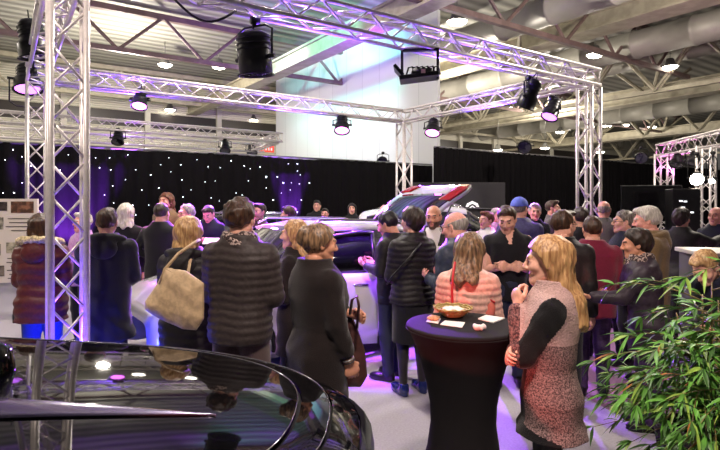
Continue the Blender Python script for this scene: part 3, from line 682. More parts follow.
# ------------------------------------------------------------------ cars
GLS = mat('car_glass',(14,15,22),.04,spec=.8,coat=.6); RUB = mat('tyre_rubber',(18,18,18),.8); RIM = mat('alloy_rim',(170,170,176),.25,metal=.9); INT = mat('car_interior',(22,21,26),.8)
TRM = mat('black_trim',(12,12,14),.3); CHR = mat('chrome',(210,210,214),.12,metal=1); TLR = mat('tail_light_red',(150,14,24),.15,coat=.5); HLG = mat('headlight_glass',(200,206,214),.08,coat=.6)
ST = np.array([ # x, half width, belt z, roof z, roof half width
 (0,.60,.62,.66,.5),(.08,.74,.70,.76,.6),(.3,.83,.80,.87,.66),(.7,.87,.90,.95,.7),(1.02,.88,.96,1.0,.72),(1.08,.88,.97,1.03,.72),(1.3,.885,.985,1.19,.69),(1.75,.89,1.0,1.455,.62),(2.1,.89,1.0,1.5,.615),(2.7,.89,1.01,1.5,.61),(3.3,.88,1.02,1.46,.59),(3.66,.86,1.03,1.40,.57),(3.72,.855,1.03,1.37,.57),(3.98,.81,1.0,1.04,.6),(4.06,.77,.86,.9,.58),(4.12,.68,.6,.64,.5)])
def car(loc, rz, paint, label, group, door=False, gate=False, Ls=1., Hs=1.):
    root = empty('car', loc, label, 'car', group, rz=rz)
    xs = sorted(set(np.round(np.concatenate([np.linspace(0,4.12,48), ST[:,0], [1.34,2.28,2.36,3.02,3.1,3.58]]),3)))
    I = lambda c: np.interp(xs, ST[:,0], ST[:,c])
    w, be, ro, rw = I(1), I(2), I(3), I(4); lo = np.interp(xs,[0,.3,3.9,4.12],[.3,.2,.2,.32])
    V3 = []
    for i,x in enumerate(xs):
        g = ro[i]-be[i]
        half = [(w[i]*.9,lo[i]),(w[i]*.985,lo[i]+.1),(w[i],.5*lo[i]+.5*be[i]),(w[i]*.985,be[i]-.08),(w[i]*.94,be[i]),(rw[i]*1.03,ro[i]-min(.09,g*.3)),(rw[i]*.9,ro[i]-min(.03,g*.1)),(rw[i]*.5,ro[i]),(0,ro[i]+.008)]
        row = half+[(-y,z) for y,z in half[-2::-1]]; V3.append([(x*Ls,y,z*Hs) for y,z in row])
    V3 = np.array(V3); nk = V3.shape[1]
    groups = {}
    for i in range(len(xs)-1):
        xm = (xs[i]+xs[i+1])/2
        for k in range(nk-1):
            kk = k if k < 8 else nk-2-k; near = k >= 8; key = 'body_shell'
            if kk == 4 and 1.34 < xm < 3.58: key = 'side_window' if not (2.28 < xm < 2.36 or 3.02 < xm < 3.1) else 'pillar'
            if key == 'side_window': key += '_%d%d'%(near, 0 if xm < 2.3 else 1 if xm < 3.05 else 2)
            if kk >= 5 and 1.08 < xm < 1.75: key = 'windscreen'
            if kk >= 5 and 3.72 < xm < 3.98: key = 'rear_window'
            if gate and kk >= 4 and xm > 3.72: continue
            if door and near and 1.34 < xm < 2.28 and 1 <= kk <= 4:
                key = 'door_glass' if kk == 4 else 'door_skin'
            groups.setdefault(key, []).append((i,k))
    def pick(key): 
        mb = MB(); q = groups[key]; ids = {}; vs = []; fs = []
        for i,k in q:
            f = []
            for a in ((i,k),(i,k+1),(i+1,k+1),(i+1,k)):
                if a not in ids: ids[a] = len(vs); vs.append(V3[a])
                f.append(ids[a])
            fs.append(f)
        mb.add(np.array(vs), fs); return mb
    for key in groups:
        nm = '_'.join(key.split('_')[:2])
        if key.startswith('door_'): continue
        pick(key).build(nm, paint if key == 'body_shell' else TRM if key == 'pillar' else GLS, root, solid=.02 if key in ('body_shell','pillar') else .006)
    for s in (-1,1):
        for x in (.78,3.3):
            mb = MB(); R = Matrix.Rotation(PI/2,3,'X'); c = (x*Ls,s*.8,.32)
            mb.lathe([(.2,-.1),(.3,-.1),(.325,-.07),(.325,.07),(.3,.1),(.2,.1),(.2,-.1)], c, 24, R=R); wh = mb.build('wheel', RUB, root)
            mb = MB(); mb.lathe([(.001,.06),(.05,.07),(.06,.05),(.19,.04),(.21,.1),(.215,-.09)], c, 24, R=Matrix.Rotation(PI/2 if s < 0 else -PI/2,3,'X'))
            for k in range(5):
                a = k*2*PI/5; mb.tube([(c[0],c[1]+s*.07,c[2]),(c[0]+.19*math.cos(a),c[1]+s*.08,c[2]+.19*math.sin(a))], .022, 6)
            mb.build('rim', RIM, wh)
            mb = MB(); mb.tube([(c[0]+.37*math.cos(a),s*.885,c[2]+.37*math.sin(a)) for a in np.linspace(-.1,PI+.1,14)], .03, 6); mb.build('wheel_arch', TRM, root)
        mb = MB(); mb.lathe([(.001,-.13),(.07,-.1),(.1,0),(.08,.1),(.001,.13)], (1.42*Ls,s*.98,1.03*Hs), 14, R=Matrix.Rotation(PI/2,3,'Y')@Matrix.Scale(.7,3)); mb.tube([(1.42*Ls,s*.86,.98*Hs),(1.42*Ls,s*.95,1.0*Hs)],.02,6); mb.build('door_mirror', paint, root)
        mb = MB(); mb.lathe([(.001,-.2),(.06,-.13),(.075,0),(.055,.12),(.001,.2)], (.22*Ls,s*.66,.75*Hs), 14, R=Matrix.Rotation(s*.5,3,'Z')@Matrix.Rotation(PI/2,3,'Y')); mb.build('headlight', HLG, root)
        mb = MB(); mb.tube([(1.8*Ls,s*.6,1.475*Hs),(1.95*Ls,s*.6,1.54*Hs),(3.2*Ls,s*.575,1.51*Hs),(3.4*Ls,s*.565,1.455*Hs)], .016, 6); mb.build('roof_rail', CHR, root)
        if not gate: mb = MB(); mb.box((4.0*Ls,s*.68,.93*Hs),(.1,.2,.24)); mb.build('tail_light', TLR, root, smooth=False, bevel=.03)
        if not (door and s < 0):
            mb = MB(); mb.tube([(2.1*Ls,s*.905,.88*Hs),(2.14*Ls,s*.93,.885*Hs),(2.24*Ls,s*.93,.885*Hs),(2.28*Ls,s*.905,.88*Hs)], .013, 6); mb.build('door_handle', CHR, root)
    mb = MB()
    for x, y in ((2.0,.38),(2.0,-.38),(3.0,.3),(3.0,-.3)):
        mb.box((x*Ls,y,.55),(.5,.5,.16)); mb.box((x*Ls+.26,y,.85),(.14,.48,.6),R=Matrix.Rotation(.2,3,'Y')); mb.box((x*Ls+.34,y,1.2),(.1,.26,.17))
    mb.build('seat', INT, root, smooth=False, bevel=.04)
    mb = MB(); mb.box((2.3*Ls,0,.3),(3.0,1.5,.06)); mb.box((1.3*Ls,0,.8),(.4,1.4,.3)); mb.tube([(1.62*Ls,.38+.18*math.cos(a),.93+.18*math.sin(a)) for a in np.linspace(0,2*PI,18)], .016, 6); mb.build('interior', INT, root, smooth=False)
    if door:
        hg = V3[min(range(len(xs)), key=lambda i: abs(xs[i]-1.34))][nk-3].copy(); ang = -door
        def rot(mb2):
            P = np.concatenate(mb2.v); c, s = math.cos(ang), math.sin(ang); q = P-hg; mb2.v = [np.stack([q[:,0]*c-q[:,1]*s, q[:,0]*s+q[:,1]*c, q[:,2]],1)+hg]; return mb2
        dk = rot(pick('door_skin')); dr = dk.build('door', paint, root, solid=.05)
        rot(pick('door_glass')).build('door_glass', mat('door_window_glass',(30,30,40),.03,trans=.85,spec=.6), dr, solid=.006)
        e = [V3[i][nk-6] for i in range(len(xs)) if 1.34 <= xs[i] <= 2.28]; e0 = [V3[i][nk-5] for i in range(len(xs)) if 1.34 <= xs[i] <= 2.28]
        mb = MB(); mb.tube([e0[0]]+e+[e0[-1]], .024, 6); rot(mb).build('window_frame', TRM, dr)
        xh = [i for i in range(len(xs)) if xs[i] >= 2.05][0]; p = (V3[xh][nk-4]+V3[xh][nk-5])/2+np.array([0,-.03,-.06]); mb = MB(); mb.tube([p+np.array([-.1,.02,0]),p+np.array([-.06,-.02,0]),p+np.array([.06,-.02,0]),p+np.array([.1,.02,0])],.014,6); rot(mb).build('door_handle', CHR, dr)
    if gate:
        x0, z0 = 3.70*Ls, 1.4*Hs; dx, dz = gate; n_ = np.array([-dz,0,dx])/math.hypot(dx,dz)
        wf = lambda t: .54+.13*t if t < .6 else .618+.1*(t-.6)*(1-(t-.6))
        P = lambda t, s, o=0.: np.array([x0+dx*t, s*wf(t)*(1-.12*max(0,t-.82)/.18), z0+dz*t+.07*math.sin(PI*min(t,1))*(1-s*s*.4)])+n_*o
        mb = MB(); mb.grid(lambda a,b_: P(a,2*b_-1), 14, 12); tg = mb.build('tailgate', paint, root, solid=.05)
        mb = MB(); mb.grid(lambda a,b_: P(.05+.6*a,(2*b_-1)*.93,.034), 8, 10); mb.build('rear_window', GLS, tg, solid=.01)
        for s, t0, t1, s0 in ((-1,.5,.96,.66),(1,.76,.96,.66)): mb = MB(); mb.grid(lambda a,b_: P(t0+(t1-t0)*a,s*(s0+(.99-s0)*b_),.036), 6, 5); mb.build('tail_light', TLR, tg, solid=.03)
        mb = MB(); mb.grid(lambda a,b_: P(.0+.05*a,(2*b_-1),.05), 3, 8); mb.build('spoiler', TRM, tg, solid=.02)
        for s in (-1,1): mb = MB(); mb.tube([(3.8*Ls,s*.62,1.15*Hs), P(.55,s*.93,-.04)], .014, 6); mb.build('gas_strut', TRM, root)
    return root
SIL = mat('silver_paint',(214,214,220),.25,metal=.25,coat=.8); WPT = mat('white_car_paint',(214,214,220),.25,coat=.8); DKP = mat('dark_car_paint',(26,26,34),.2,coat=.8,metal=.3)
car((-2.25,5.05,0), math.radians(39), SIL, 'silver hatchback with its door open and tailgate raised among the visitors', 'show cars', door=.5, gate=(.98,.56), Ls=.95)
car((-4.6,9.5,0), math.radians(10), DKP, 'dark car parked close to the star curtain behind the curly-haired visitors', 'show cars')
car((3.75,9.9,0), math.radians(174), WPT, 'white car behind the raised tailgate with its sloping windscreen pillar showing', 'show cars', Hs=1.1)
# --- black car in front
BP = mat('black_gloss_paint',(9,9,11),.035,spec=.45); GAP = mat('panel_gap',(3,3,3),.6)
bc = empty('car', (-1.2,1.85,0), 'glossy black car whose bonnet fills the bottom of the picture', 'car', 'show cars'); YC, X0 = 1.85, -1.35; O = np.array([-1.2,1.85,0])
def hz(x, y): return 1.03+.05*(-x-.2)-.03*(max(0,x-X0)/1.12)**2-.035*((y-YC)/.72)**2
def ucurve(t, X, W, zf, zs, r=1.):
    """t 0..1 along a U around the nose, r shrinks it towards the centre line"""
    if t < .3: x, y, c = -2.3+(X0+2.3)*(t/.3), W, 0.
    elif t > .7: x, y, c = -2.3+(X0+2.3)*((1-t)/.3), -W, 0.
    else:
        a = PI/2-(t-.3)/.4*PI; e = 2/2.5; c = abs(math.cos(a))**e; x = X0+(X-X0)*c*r; y = W*math.copysign(abs(math.sin(a))**e, math.sin(a))
    return np.array([x, YC+y*r, (hz(x,YC+y*r)-zf) if zs > .3 else zs])-O
RG = [(-.23,.72,0,1),(-.215,.735,.004,1),(-.11,.79,.012,1),(-.098,.795,.016,1),(.0,.84,.05,1),(.008,.845,.058,1),(.04,.87,.18,1),(.055,.885,.42,1),(.05,.885,0,.24)]
mb = MB(); mb.grid(lambda a,b_: ucurve(a,*RG[0],r=max(b_,.001)), 64, 16); mb.build('bonnet', BP, bc)
def band(i, j, name, m, n=5, push=0):
    A_, B_ = np.array(RG[i]), np.array(RG[j]); mb = MB()
    mb.grid(lambda a,b_: ucurve(a,*(A_+(B_-A_)*b_))+np.array([0,0,push+.003*math.sin(PI*b_)]), 64, n); return mb.build(name, m, bc)
band(1,2,'nose_panel',BP); band(3,4,'front_panel',BP); band(5,6,'bumper',BP); band(6,7,'bumper',BP); band(7,8,'lower_bumper',TRM)
for i, j in ((0,1),(2,3),(4,5)): band(i,j,'panel_gap',GAP,2,-.018)
for i in (0,2): mb = MB(); mb.tube([ucurve(k/80,*RG[i])+np.array([0,0,.001]) for k in range(8,73)], .0028, 5); mb.build('edge_trim', CHR, bc)
hsurf = hz
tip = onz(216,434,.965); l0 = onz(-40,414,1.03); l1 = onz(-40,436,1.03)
def glint(a, b_):
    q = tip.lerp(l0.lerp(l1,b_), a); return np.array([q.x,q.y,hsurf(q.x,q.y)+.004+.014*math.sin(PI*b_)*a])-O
mb = MB(); mb.grid(glint, 30, 8); mb.build('bonnet_crease_glint', mat('crease_glint_grey',(120,112,140),.22,metal=.8,coat=.5), bc, solid=.006)  # raised grey sliver stands in for the bright reflection along the bonnet crease
mp_ = at(-13,372,2.0); mb = MB(); mb.lathe([(.001,-.13),(.075,-.1),(.095,0),(.08,.09),(.001,.13)], np.array(mp_)-O, 18); mb.tube([np.array(mp_)-O, np.array([mp_.x-.1,mp_.y+.3,1.03])-O], .03, 8); mb.build('door_mirror', BP, bc)
mb = MB(); mb.grid(lambda a,b_: np.array([-2.25-.62*b_, YC+(.66-.1*b_)*(2*a-1), 1.04+.42*b_+.03*(1-(2*a-1)**2)])-O, 10, 8); mb.build('windscreen', GLS, bc, solid=.01)
mb = MB(); mb.grid(lambda a,b_: np.array([-2.87-1.3*b_, YC+.56*(2*a-1), 1.46+.06*math.sin(PI*b_)-.05*(2*a-1)**4])-O, 8, 8); mb.build('roof', BP, bc, solid=.02)
mb = MB(); mb.box(np.array([-3.2,YC,.62])-O,(1.9,1.7,.76)); mb.build('body_shell', BP, bc, bevel=.08)
for s in (-1,1):
    mb = MB(); mb.lathe([(.2,-.1),(.3,-.1),(.325,-.07),(.325,.07),(.3,.1),(.2,.1),(.2,-.1)], np.array([-.85,YC+s*.76,.325])-O, 24, R=Matrix.Rotation(PI/2,3,'X')); wh = mb.build('wheel', RUB, bc)
    mb = MB(); mb.lathe([(.001,.05),(.19,.04),(.21,.1),(.21,-.09)], np.array([-.85,YC+s*.76,.325])-O, 24, R=Matrix.Rotation(-s*PI/2,3,'X')); mb.build('rim', RIM, wh)
# ------------------------------------------------------------------ bar table and what is on it
tc_ = Vector((.545,2.75,0)); t = empty('bar_table', tc_, 'round standing table in a tight black stretch cover', 'table')
STC = mat('stretch_cover',(27,24,25),.85,bump=.12,scale=300,spec=.2)
def lobes(a, z): k = max(0,(.5-z)/.5); return 1+.16*k*k*math.cos(4*a)
mb = MB(); mb.lathe([(.31,.008),(.262,.15),(.222,.3),(.188,.45),(.17,.58),(.174,.68),(.196,.8),(.228,.92),(.264,1.02),(.288,1.07),(.2965,1.082),(.3,1.088),(.3,1.094),(.296,1.1),(.28,1.102),(.15,1.102),(.001,1.102)], seg=64, fn=lobes); mb.build('cover', STC, t)
mb = MB(); mb.tube([(.3005*math.cos(a),.3005*math.sin(a),1.081) for a in np.linspace(0,2*PI,64,endpoint=False)], .0035, 6, closed=True); mb.build('seam', STC, t)
for k in range(4): a = k*PI/2; mb = MB(); mb.lathe([(.03,0),(.03,.02),(.02,.03)], (.33*math.cos(a),.33*math.sin(a),0), 10, capb=True, capt=True); mb.build('foot', TRM, t)
ZT = 1.103
b0 = onz(453,316,ZT); WICK = wave_mat('wicker',(222,178,96),(250,226,156),34,'Z',.6,bump=.8,dist=1.5)
t = empty('bread_basket', b0, 'shallow fluted yellow wicker basket on the black table', 'basket')
fl_ = lambda a,z: 1+.045*math.cos(22*a)*min(1,z/.03)
mb = MB(); mb.lathe([(.001,.004),(.055,.002),(.068,.012),(.085,.03),(.104,.048),(.108,.05),(.104,.05),(.084,.033),(.064,.014),(.05,.008),(.001,.008)], seg=88, fn=fl_); mb.build('bowl', WICK, t)
mb = MB(); mb.tube([(.106*(1+.03*math.cos(22*a))*math.cos(a),.106*(1+.03*math.cos(22*a))*math.sin(a),.05+.003*math.cos(11*a)) for a in np.linspace(0,2*PI,88,endpoint=False)], .005, 6, closed=True); mb.build('rim', WICK, t)
NAP = mat('paper_white',(236,232,226),.8,bump=.1,scale=50)
G = sgrid((-.08,-.08,0),(.08,.08,.06),.006); D = ell(G,(0,0,.018),(.07,.068,.026))+.004*np.sin(90*G[0]+2)*np.sin(80*G[1]); P, Q = nets(D,G[3],G[4])
mb = MB(); mb.add(P,Q); o = mb.build('napkin', NAP, loc=b0+Vector((0,0,.008))); tag(o,'white crumpled napkin lying in the yellow basket','napkin')
def sheet(name, label, cat, cs, z, th=.003, m=NAP):
    P = [onz(x,y,z) for x,y in cs]; c = sum(P,Vector())/4; mb = MB(); v = [tuple(p-c) for p in P]+[tuple(p-c+ZZ*th) for p in P]
    mb.add(v, [(3,2,1,0),(4,5,6,7),(0,1,5,4),(1,2,6,5),(2,3,7,6),(3,0,4,7)]); o = mb.build(name, m, loc=c+ZZ*.001, smooth=False); tag(o,label,cat); return o
sheet('paper_napkin','flat white paper napkin in front of the yellow basket','napkin',[(440,325),(462,328),(465,323),(445,321)],ZT)
sheet('leaflet','folded white leaflet near the elbow of the woman at the black table','leaflet',[(478,319.5),(493,323.5),(505,319),(486,316)],ZT,.006)
sheet('paper_slip','small white paper under the piece of bread','paper',[(426,322),(438,324),(441,319),(430,318)],ZT,.002)
c = onz(433.5,321,ZT); G = sgrid((-.05,-.04,-.01),(.05,.04,.05),.005); D = ell(G,(0,0,.014),(.036,.024,.015))+.002*np.sin(130*G[0])*np.sin(140*G[1]); P,Q = nets(D,G[3],G[4])
mb = MB(); mb.add(P,Q); o = mb.build('bread_roll', mat('bread_crust',(196,150,110),.7,var=.3,scale=60,bump=.3), loc=c+ZZ*.003); tag(o,'small piece of bread at the edge of the black table','bread')
c = onz(479,330,ZT); D = ell(G,(0,0,.014),(.03,.018,.016))+.006*np.sin(120*G[0]+50*G[2])*np.sin(130*G[1]+1); P,Q = nets(D,G[3],G[4])
mb = MB(); mb.add(P,Q); o = mb.build('tissue', NAP, loc=c+ZZ*.001); tag(o,'crumpled white tissue lying alone on the black table','tissue')
# ------------------------------------------------------------------ bamboo plant
pb = Vector((1.74,2.5,0)); t = empty('potted_bamboo', pb, 'leafy green bamboo in a dark square pot', 'plant')
POT = mat('pot_dark',(34,22,26),.45); mb = MB()
pr = [(.16,.0),(.175,.02),(.235,.6),(.245,.62),(.245,.65),(.225,.65),(.22,.6)]; mb.lathe([(r*1.25,z) for r,z in pr], seg=4, R=Matrix.Rotation(PI/4+.1,3,'Z'), capb=True); mb.build('pot', POT, t, smooth=False, bevel=.008)
mb = MB(); mb.lathe([(.001,.6),(.21,.59)], seg=20); mb.build('soil', mat('soil',(44,30,22),.95,bump=.8,scale=40), t)
LG = [mat('bamboo_leaf',(92,150,56),.45,var=.25,scale=6), mat('bamboo_leaf_yellow',(138,172,70),.45,var=.2,scale=6), mat('bamboo_leaf_dark',(58,96,40),.5,var=.2,scale=6), mat('bamboo_leaf_dry',(176,112,58),.6)]
rs = np.random.RandomState(21); fo = MB(); sm = MB()
def leaf(p, dr, L, W, m):
    dr = Vector(dr).normalized(); sd = dr.cross(ZZ); sd = sd.normalized() if sd.length > .05 else Vector((1,0,0)); sd = (sd*math.cos(rs.uniform(-.8,.8))+dr.cross(sd)*math.sin(rs.uniform(-.8,.8))).normalized(); up = sd.cross(dr)
    v = []; ws = [.15,.75,1,.8,.42,0]; n = len(ws)
    for i, w_ in enumerate(ws):
        s = i/(n-1); c = Vector(p)+dr*(L*s)-ZZ*(L*.28*s*s); v += [c-sd*(W*w_)+up*(W*.35*w_), c, c+sd*(W*w_)+up*(W*.35*w_)]
    f = []
    for i in range(n-1): f += [(3*i,3*i+1,3*i+4,3*i+3),(3*i+1,3*i+2,3*i+5,3*i+4)]
    fo.add([tuple(q) for q in v], f, m)
for k in range(15):
    a = rs.uniform(0,2*PI); r0 = rs.uniform(.02,.15); tilt = rs.uniform(.0,.3); hh = rs.uniform(.9,1.6); s0 = Vector((r0*math.cos(a),r0*math.sin(a),.58))
    top = s0+Vector((math.cos(a)*tilt*hh*.6,math.sin(a)*tilt*hh*.6,hh-.58)); pts = [s0.lerp(top,i/6)+Vector((0,0,0))*i for i in range(7)]
    sm.tube(pts, [.009-.001*i for i in range(7)], 6)
    for j in range(10):
        s = .05+.95*(j+rs.uniform(0,.6))/10; b0_ = s0.lerp(top,min(s,1)); ba = rs.uniform(0,2*PI); bl = rs.uniform(.25,.62)*(1.1-.4*s); rise = rs.uniform(-.1,.6)
        if math.cos(ba) > .4 and rs.rand() < .4: ba += PI
        dv = Vector((math.cos(ba),math.sin(ba),rise)); br_ = [b0_+dv*(bl*q)-ZZ*(bl*.35*q*q) for q in np.linspace(0,1,6)]
        sm.tube(br_, [.004,.0036,.003,.0026,.002,.0012], 5)
        for q in range(1,6):
            for w_ in range(4 if q < 5 else 6):
                ld = (br_[q]-br_[q-1]).normalized()+Vector((rs.uniform(-.75,.75),rs.uniform(-.75,.75),rs.uniform(-.55,.5)))
                m_ = rs.choice([0,0,0,0,0,1,2,2]) if rs.rand() > .012 else 3
                leaf(br_[q], ld, rs.uniform(.06,.125), rs.uniform(.0065,.0105), m_)
sm.build('stems', mat('bamboo_stem',(120,104,58),.5,var=.3,scale=14), t); fo.build('foliage', LG, t)
# ------------------------------------------------------------------ bags and held things
def polybag(name, label, cat, pts, d, thick, m, strap, strapr, strapm, edge=(0,1), tilt=0.):
    P3 = [at(x,y,d+tilt*(x-pts[0][0])) for x,y in pts]; c = sum(P3,Vector())/len(P3); t = empty(name, c, label, cat)
    q = np.array([(p.x-c.x, p.z-c.z) for p in P3]); dy = np.array([p.y-c.y for p in P3]); A3 = np.linalg.lstsq(np.c_[q,np.ones(len(q))],dy,rcond=None)[0]
    lo, hi = q.min(0), q.max(0); G = sgrid((lo[0],-thick,lo[1]),(hi[0],thick,hi[1]),.0075); X,Y,Z = G[:3]
    n = len(q); dm = np.full(X.shape,9.,np.float32); sg = np.ones(X.shape,np.float32)
    for i in range(n):
        a_, b_ = q[i], q[(i+1)%n]; e = b_-a_; wx, wz = X-a_[0], Z-a_[1]; tt = np.clip((wx*e[0]+wz*e[1])/(e@e),0,1)
        dm = np.minimum(dm, np.hypot(wx-e[0]*tt, wz-e[1]*tt)); c1, c2, c3 = Z >= a_[1], Z < b_[1], e[0]*wz > e[1]*wx
        sg = np.where((c1&c2&c3)|(~c1&~c2&~c3), -sg, sg)
    d2 = dm*sg; th = thick*np.clip(-(d2-.008)/.09,0,1)**.5*(.75+.25*np.clip((hi[1]-Z)/(hi[1]-lo[1]),0,1))
    D = np.maximum(np.abs(Y)-th+.004*np.sin(40*X+25*Z)*np.sin(22*Z-9*X), d2-.008); P, Q = nets(D,G[3],G[4]); P = P.copy(); P[:,1] += P[:,0]*A3[0]+P[:,2]*A3[1]+A3[2]
    mb = MB(); mb.add(P,Q); mb.build('body', m, t)
    e0, e1 = P3[edge[0]], P3[edge[1]]; mb = MB(); mb.tube([e0-c+Vector((0,-.012,-.004)), (e0+e1)/2-c+Vector((0,-.02,-.012)), e1-c+Vector((0,-.012,-.004))], .006, 6); mb.build('zip_edge', strapm, t)
    mb = MB(); mb.tube([p-c for p in strap], strapr, 6); mb.build('strap', strapm, t); return t
def bag(name, label, cat, c, R, size, m, strap=None, strapr=.009, strapm=None, slouch=.03, grp=None):
    t = empty(name, c, label, cat, grp); a, b_, h_ = [q/2 for q in size]
    G = sgrid((-a*1.25,-b_*1.6,-h_*1.25),(a*1.25,b_*1.6,h_*1.25), max(min(size)/14,.007)); X,Y,Z = G[:3]
    ww = 1+.12*(-Z/h_); k = 3.2
    D = (np.abs(X/(a*ww))**k+np.abs((Z+slouch*(X/a)**2)/h_)**k+np.abs(Y/(b_*(1-.35*Z/h_)))**2.2)**(1/k)-1; D = D*min(size)/2+.006*np.sin(26*X+8*Z)*np.sin(30*Z+3)
    P,Q = nets(D,G[3],G[4]); R_ = np.array(R); mb = MB(); mb.add(P@R_.T,Q); mb.build('body', m, t)
    mb = MB(); mb.tube([R_@np.array([x,b_*.55*s,h_*.93-slouch*(x/a)**2]) for s,xs_ in ((1,np.linspace(-a*.9,a*.9,8)),(-1,np.linspace(a*.9,-a*.9,8))) for x in xs_], .006, 6, closed=True); mb.build('zip_edge', strapm or m, t)
    if strap: mb = MB(); mb.tube([np.array(p)-np.array(c) for p in strap], strapr, 6); mb.build('strap', strapm or m, t)
    return t
# ------------------------------------------------------------------ boards, screens, counters
p0_ = at(9,240,5.9); t = empty('poster_board', Vector((p0_.x,p0_.y,0)), 'white poster board with small pictures at the edge of the hall', 'board', rz=.12)
PW = mat('poster_white',(226,218,208),.6); mb = MB(); mb.box((0,0,1.3),(.62,.03,.95),R=Matrix.Rotation(0,3,'X')); mb.build('panel', PW, t, smooth=False)
rs = np.random.RandomState(4)
for x,z,w_,h_,cc in ((.15,1.68,.24,.13,(120,84,64)),(-.14,1.69,.26,.1,(60,52,50)),(-.16,1.5,.22,.14,(150,146,134)),(-.18,1.2,.2,.13,(120,110,84)),(.1,1.22,.24,.12,(166,160,140)),(-.15,.96,.22,.12,(104,96,84))):
    mb = MB(); mb.box((x,-.018,z),(w_,.006,h_)); mb.build('picture', mat('print_%d'%(cc[0]+cc[2]),cc,.5,var=.6,scale=16), t, smooth=False)
mb = MB()
for k in range(16): mb.box((.12+.02*rs.randn(),-.018,1.55-.045*k),(.2+.05*rs.rand(),.004,.01)) if not (3 < k < 10) else None
mb.build('print_lines', mat('ink_grey',(90,84,80),.6), t, smooth=False)
mb = MB()
for x in (-.26,.26): mb.tube([(x,.02,.85),(x,.12,0)], .015, 6); mb.tube([(x,.02,.85),(x,-.12,0)], .015, 6)
mb.build('stand', TRM, t)
c = at(651,201,12.2); t = empty('display_screen', Vector((c.x,c.y,0)), 'large switched-off black screen on a stand at the far rig', 'screen', rz=-.25)
mb = MB(); mb.box((0,0,c.z),(1.3,.06,.74)); mb.build('bezel', TRM, t, smooth=False, bevel=.01)
mb = MB(); mb.box((0,-.034,c.z),(1.25,.008,.69)); mb.build('panel', mat('screen_off',(8,7,9),.15), t, smooth=False)
mb = MB(); mb.tube([(0,.05,0),(0,.05,c.z)], .035, 10); mb.box((0,.05,.02),(.8,.6,.04)); mb.build('stand', TRM, t)
c = at(457,210,13.2); t = empty('display_wall', Vector((c.x,c.y,0)), 'dark grey display wall behind the raised tailgate', 'display', rz=.05)
mb = MB(); mb.box((0,0,1.1),(2.45,.12,2.24)); mb.build('panel', mat('display_grey',(46,44,48),.6), t, smooth=False, bevel=.01)
mb = MB(); mb.box((.62,-.09,1.56),(1.1,.03,.02)); mb.build('edge_strip', mat('strip_grey',(120,118,120),.4), t, smooth=False)
e = empty('emblem', Vector((c.x+.36,c.y-.14,0)), 'small white double-arch emblem on the dark grey display wall', 'emblem', rz=.05)
WEM = mat('emblem_white',(238,236,240),.4,emit=(238,236,240),es=.5)
for k, (z, s) in enumerate(((1.60,1.),(1.53,1.))):
    pts = [(-.17,z),(-.13,z+.09),(0,z+.15),(.13,z+.09),(.17,z),(.11,z),(.085,z+.04),(0,z+.085),(-.085,z+.04),(-.11,z)] if k == 0 else [(-.08,z+.05),(0,z+.11),(.08,z+.05),(.04,z+.05),(0,z+.075),(-.04,z+.05)]
    mb = MB(); mb.prism(pts, -.02, .02); mb.build('chevron', WEM, e, smooth=False)
c = onz(712,246,1.05); t = empty('counter', Vector((3.55,5.0,0)), 'grey counter with a white top in front of the far right visitors', 'counter', rz=-.2)
mb = MB(); mb.box((0,0,.62),(.7,.5,1.24)); mb.build('body', mat('counter_grey',(112,112,116),.5), t, smooth=False, bevel=.01)
mb = MB(); mb.box((0,0,1.26),(.76,.56,.04)); mb.build('worktop', mat('counter_white',(232,228,220),.4), t, smooth=False, bevel=.008)
c = at(682,203,10.8); t = empty('equipment_rack', Vector((c.x,c.y,0)), 'dark equipment rack with small white lights beside the black screen', 'rack', rz=-.25)
mb = MB(); mb.box((0,0,1.0),(.5,.5,2.0)); mb.build('cabinet', TRM, t, smooth=False, bevel=.01)
for k,(x,z) in enumerate(((-.1,1.75),(-.02,1.74),(-.06,1.62),(-.08,1.5),(.1,1.52))):
    mb = MB(); mb.box((x,-.26,z),(.06,.01,.03)); mb.build('indicator_light', mat('indicator_white',(230,234,240),.4,emit=(230,234,240),es=1.5), t, smooth=False)
# ------------------------------------------------------------------ visitors
JEAN = mat('blue_denim',(52,78,150),.8,bump=.3,scale=220,var=.25); DJ = mat('dark_denim',(34,40,62),.8,bump=.3,scale=220,var=.2)
BT = cloth('black_trousers',(24,23,28)); TAU = cloth('taupe_trousers',(92,76,74)); PLUMT = mat('plum_trousers',(66,44,84),.6,bump=.2,scale=60,var=.2); TIGHT = mat('black_tights',(26,20,22),.5,sheen=.2)
BW = cloth('black_wool',(24,23,27)); NAVY = cloth('navy_wool',(28,31,48)); BROWNW = cloth('dark_brown_wool',(29,21,20)); CHAR = cloth('charcoal_wool',(32,31,37)); GREYK = cloth('grey_knit',(108,102,100),.3); PURP = nylon('purple_quilt',(120,84,150),.5); LILAC = nylon('lilac_quilt',(190,140,196),.5)
WSH = cloth('white_shirt',(222,218,214),.05); MAR = nylon('maroon_nylon',(92,40,40),.5); BURG = cloth('burgundy_fabric',(122,34,58),.15); OLIVE = cloth('olive_canvas',(118,96,66)); PINKN = nylon('pale_pink_nylon',(226,176,160),.5)
BPUF = nylon('black_puffer',(30,27,28)); GPUF = nylon('charcoal_puffer',(58,50,48)); SLATE = nylon('slate_jacket',(50,58,76),.5); SKINT = cloth('bronze_top',(70,56,50)); DKQ = nylon('plum_dark_quilt',(52,42,52),.5)
FUR = mat('pale_fur',(206,190,150),.95,bump=1,scale=60,var=.3); CHK = mat('checked_scarf',(58,44,44),.9,bump=.4,scale=70,col2=(180,160,150),lo=.5,hi=.55)
def tr(m, w=1.): return dict(kind='trousers', mat=m, w=w)
A_ = 'visitors at the car show'
P_ = person
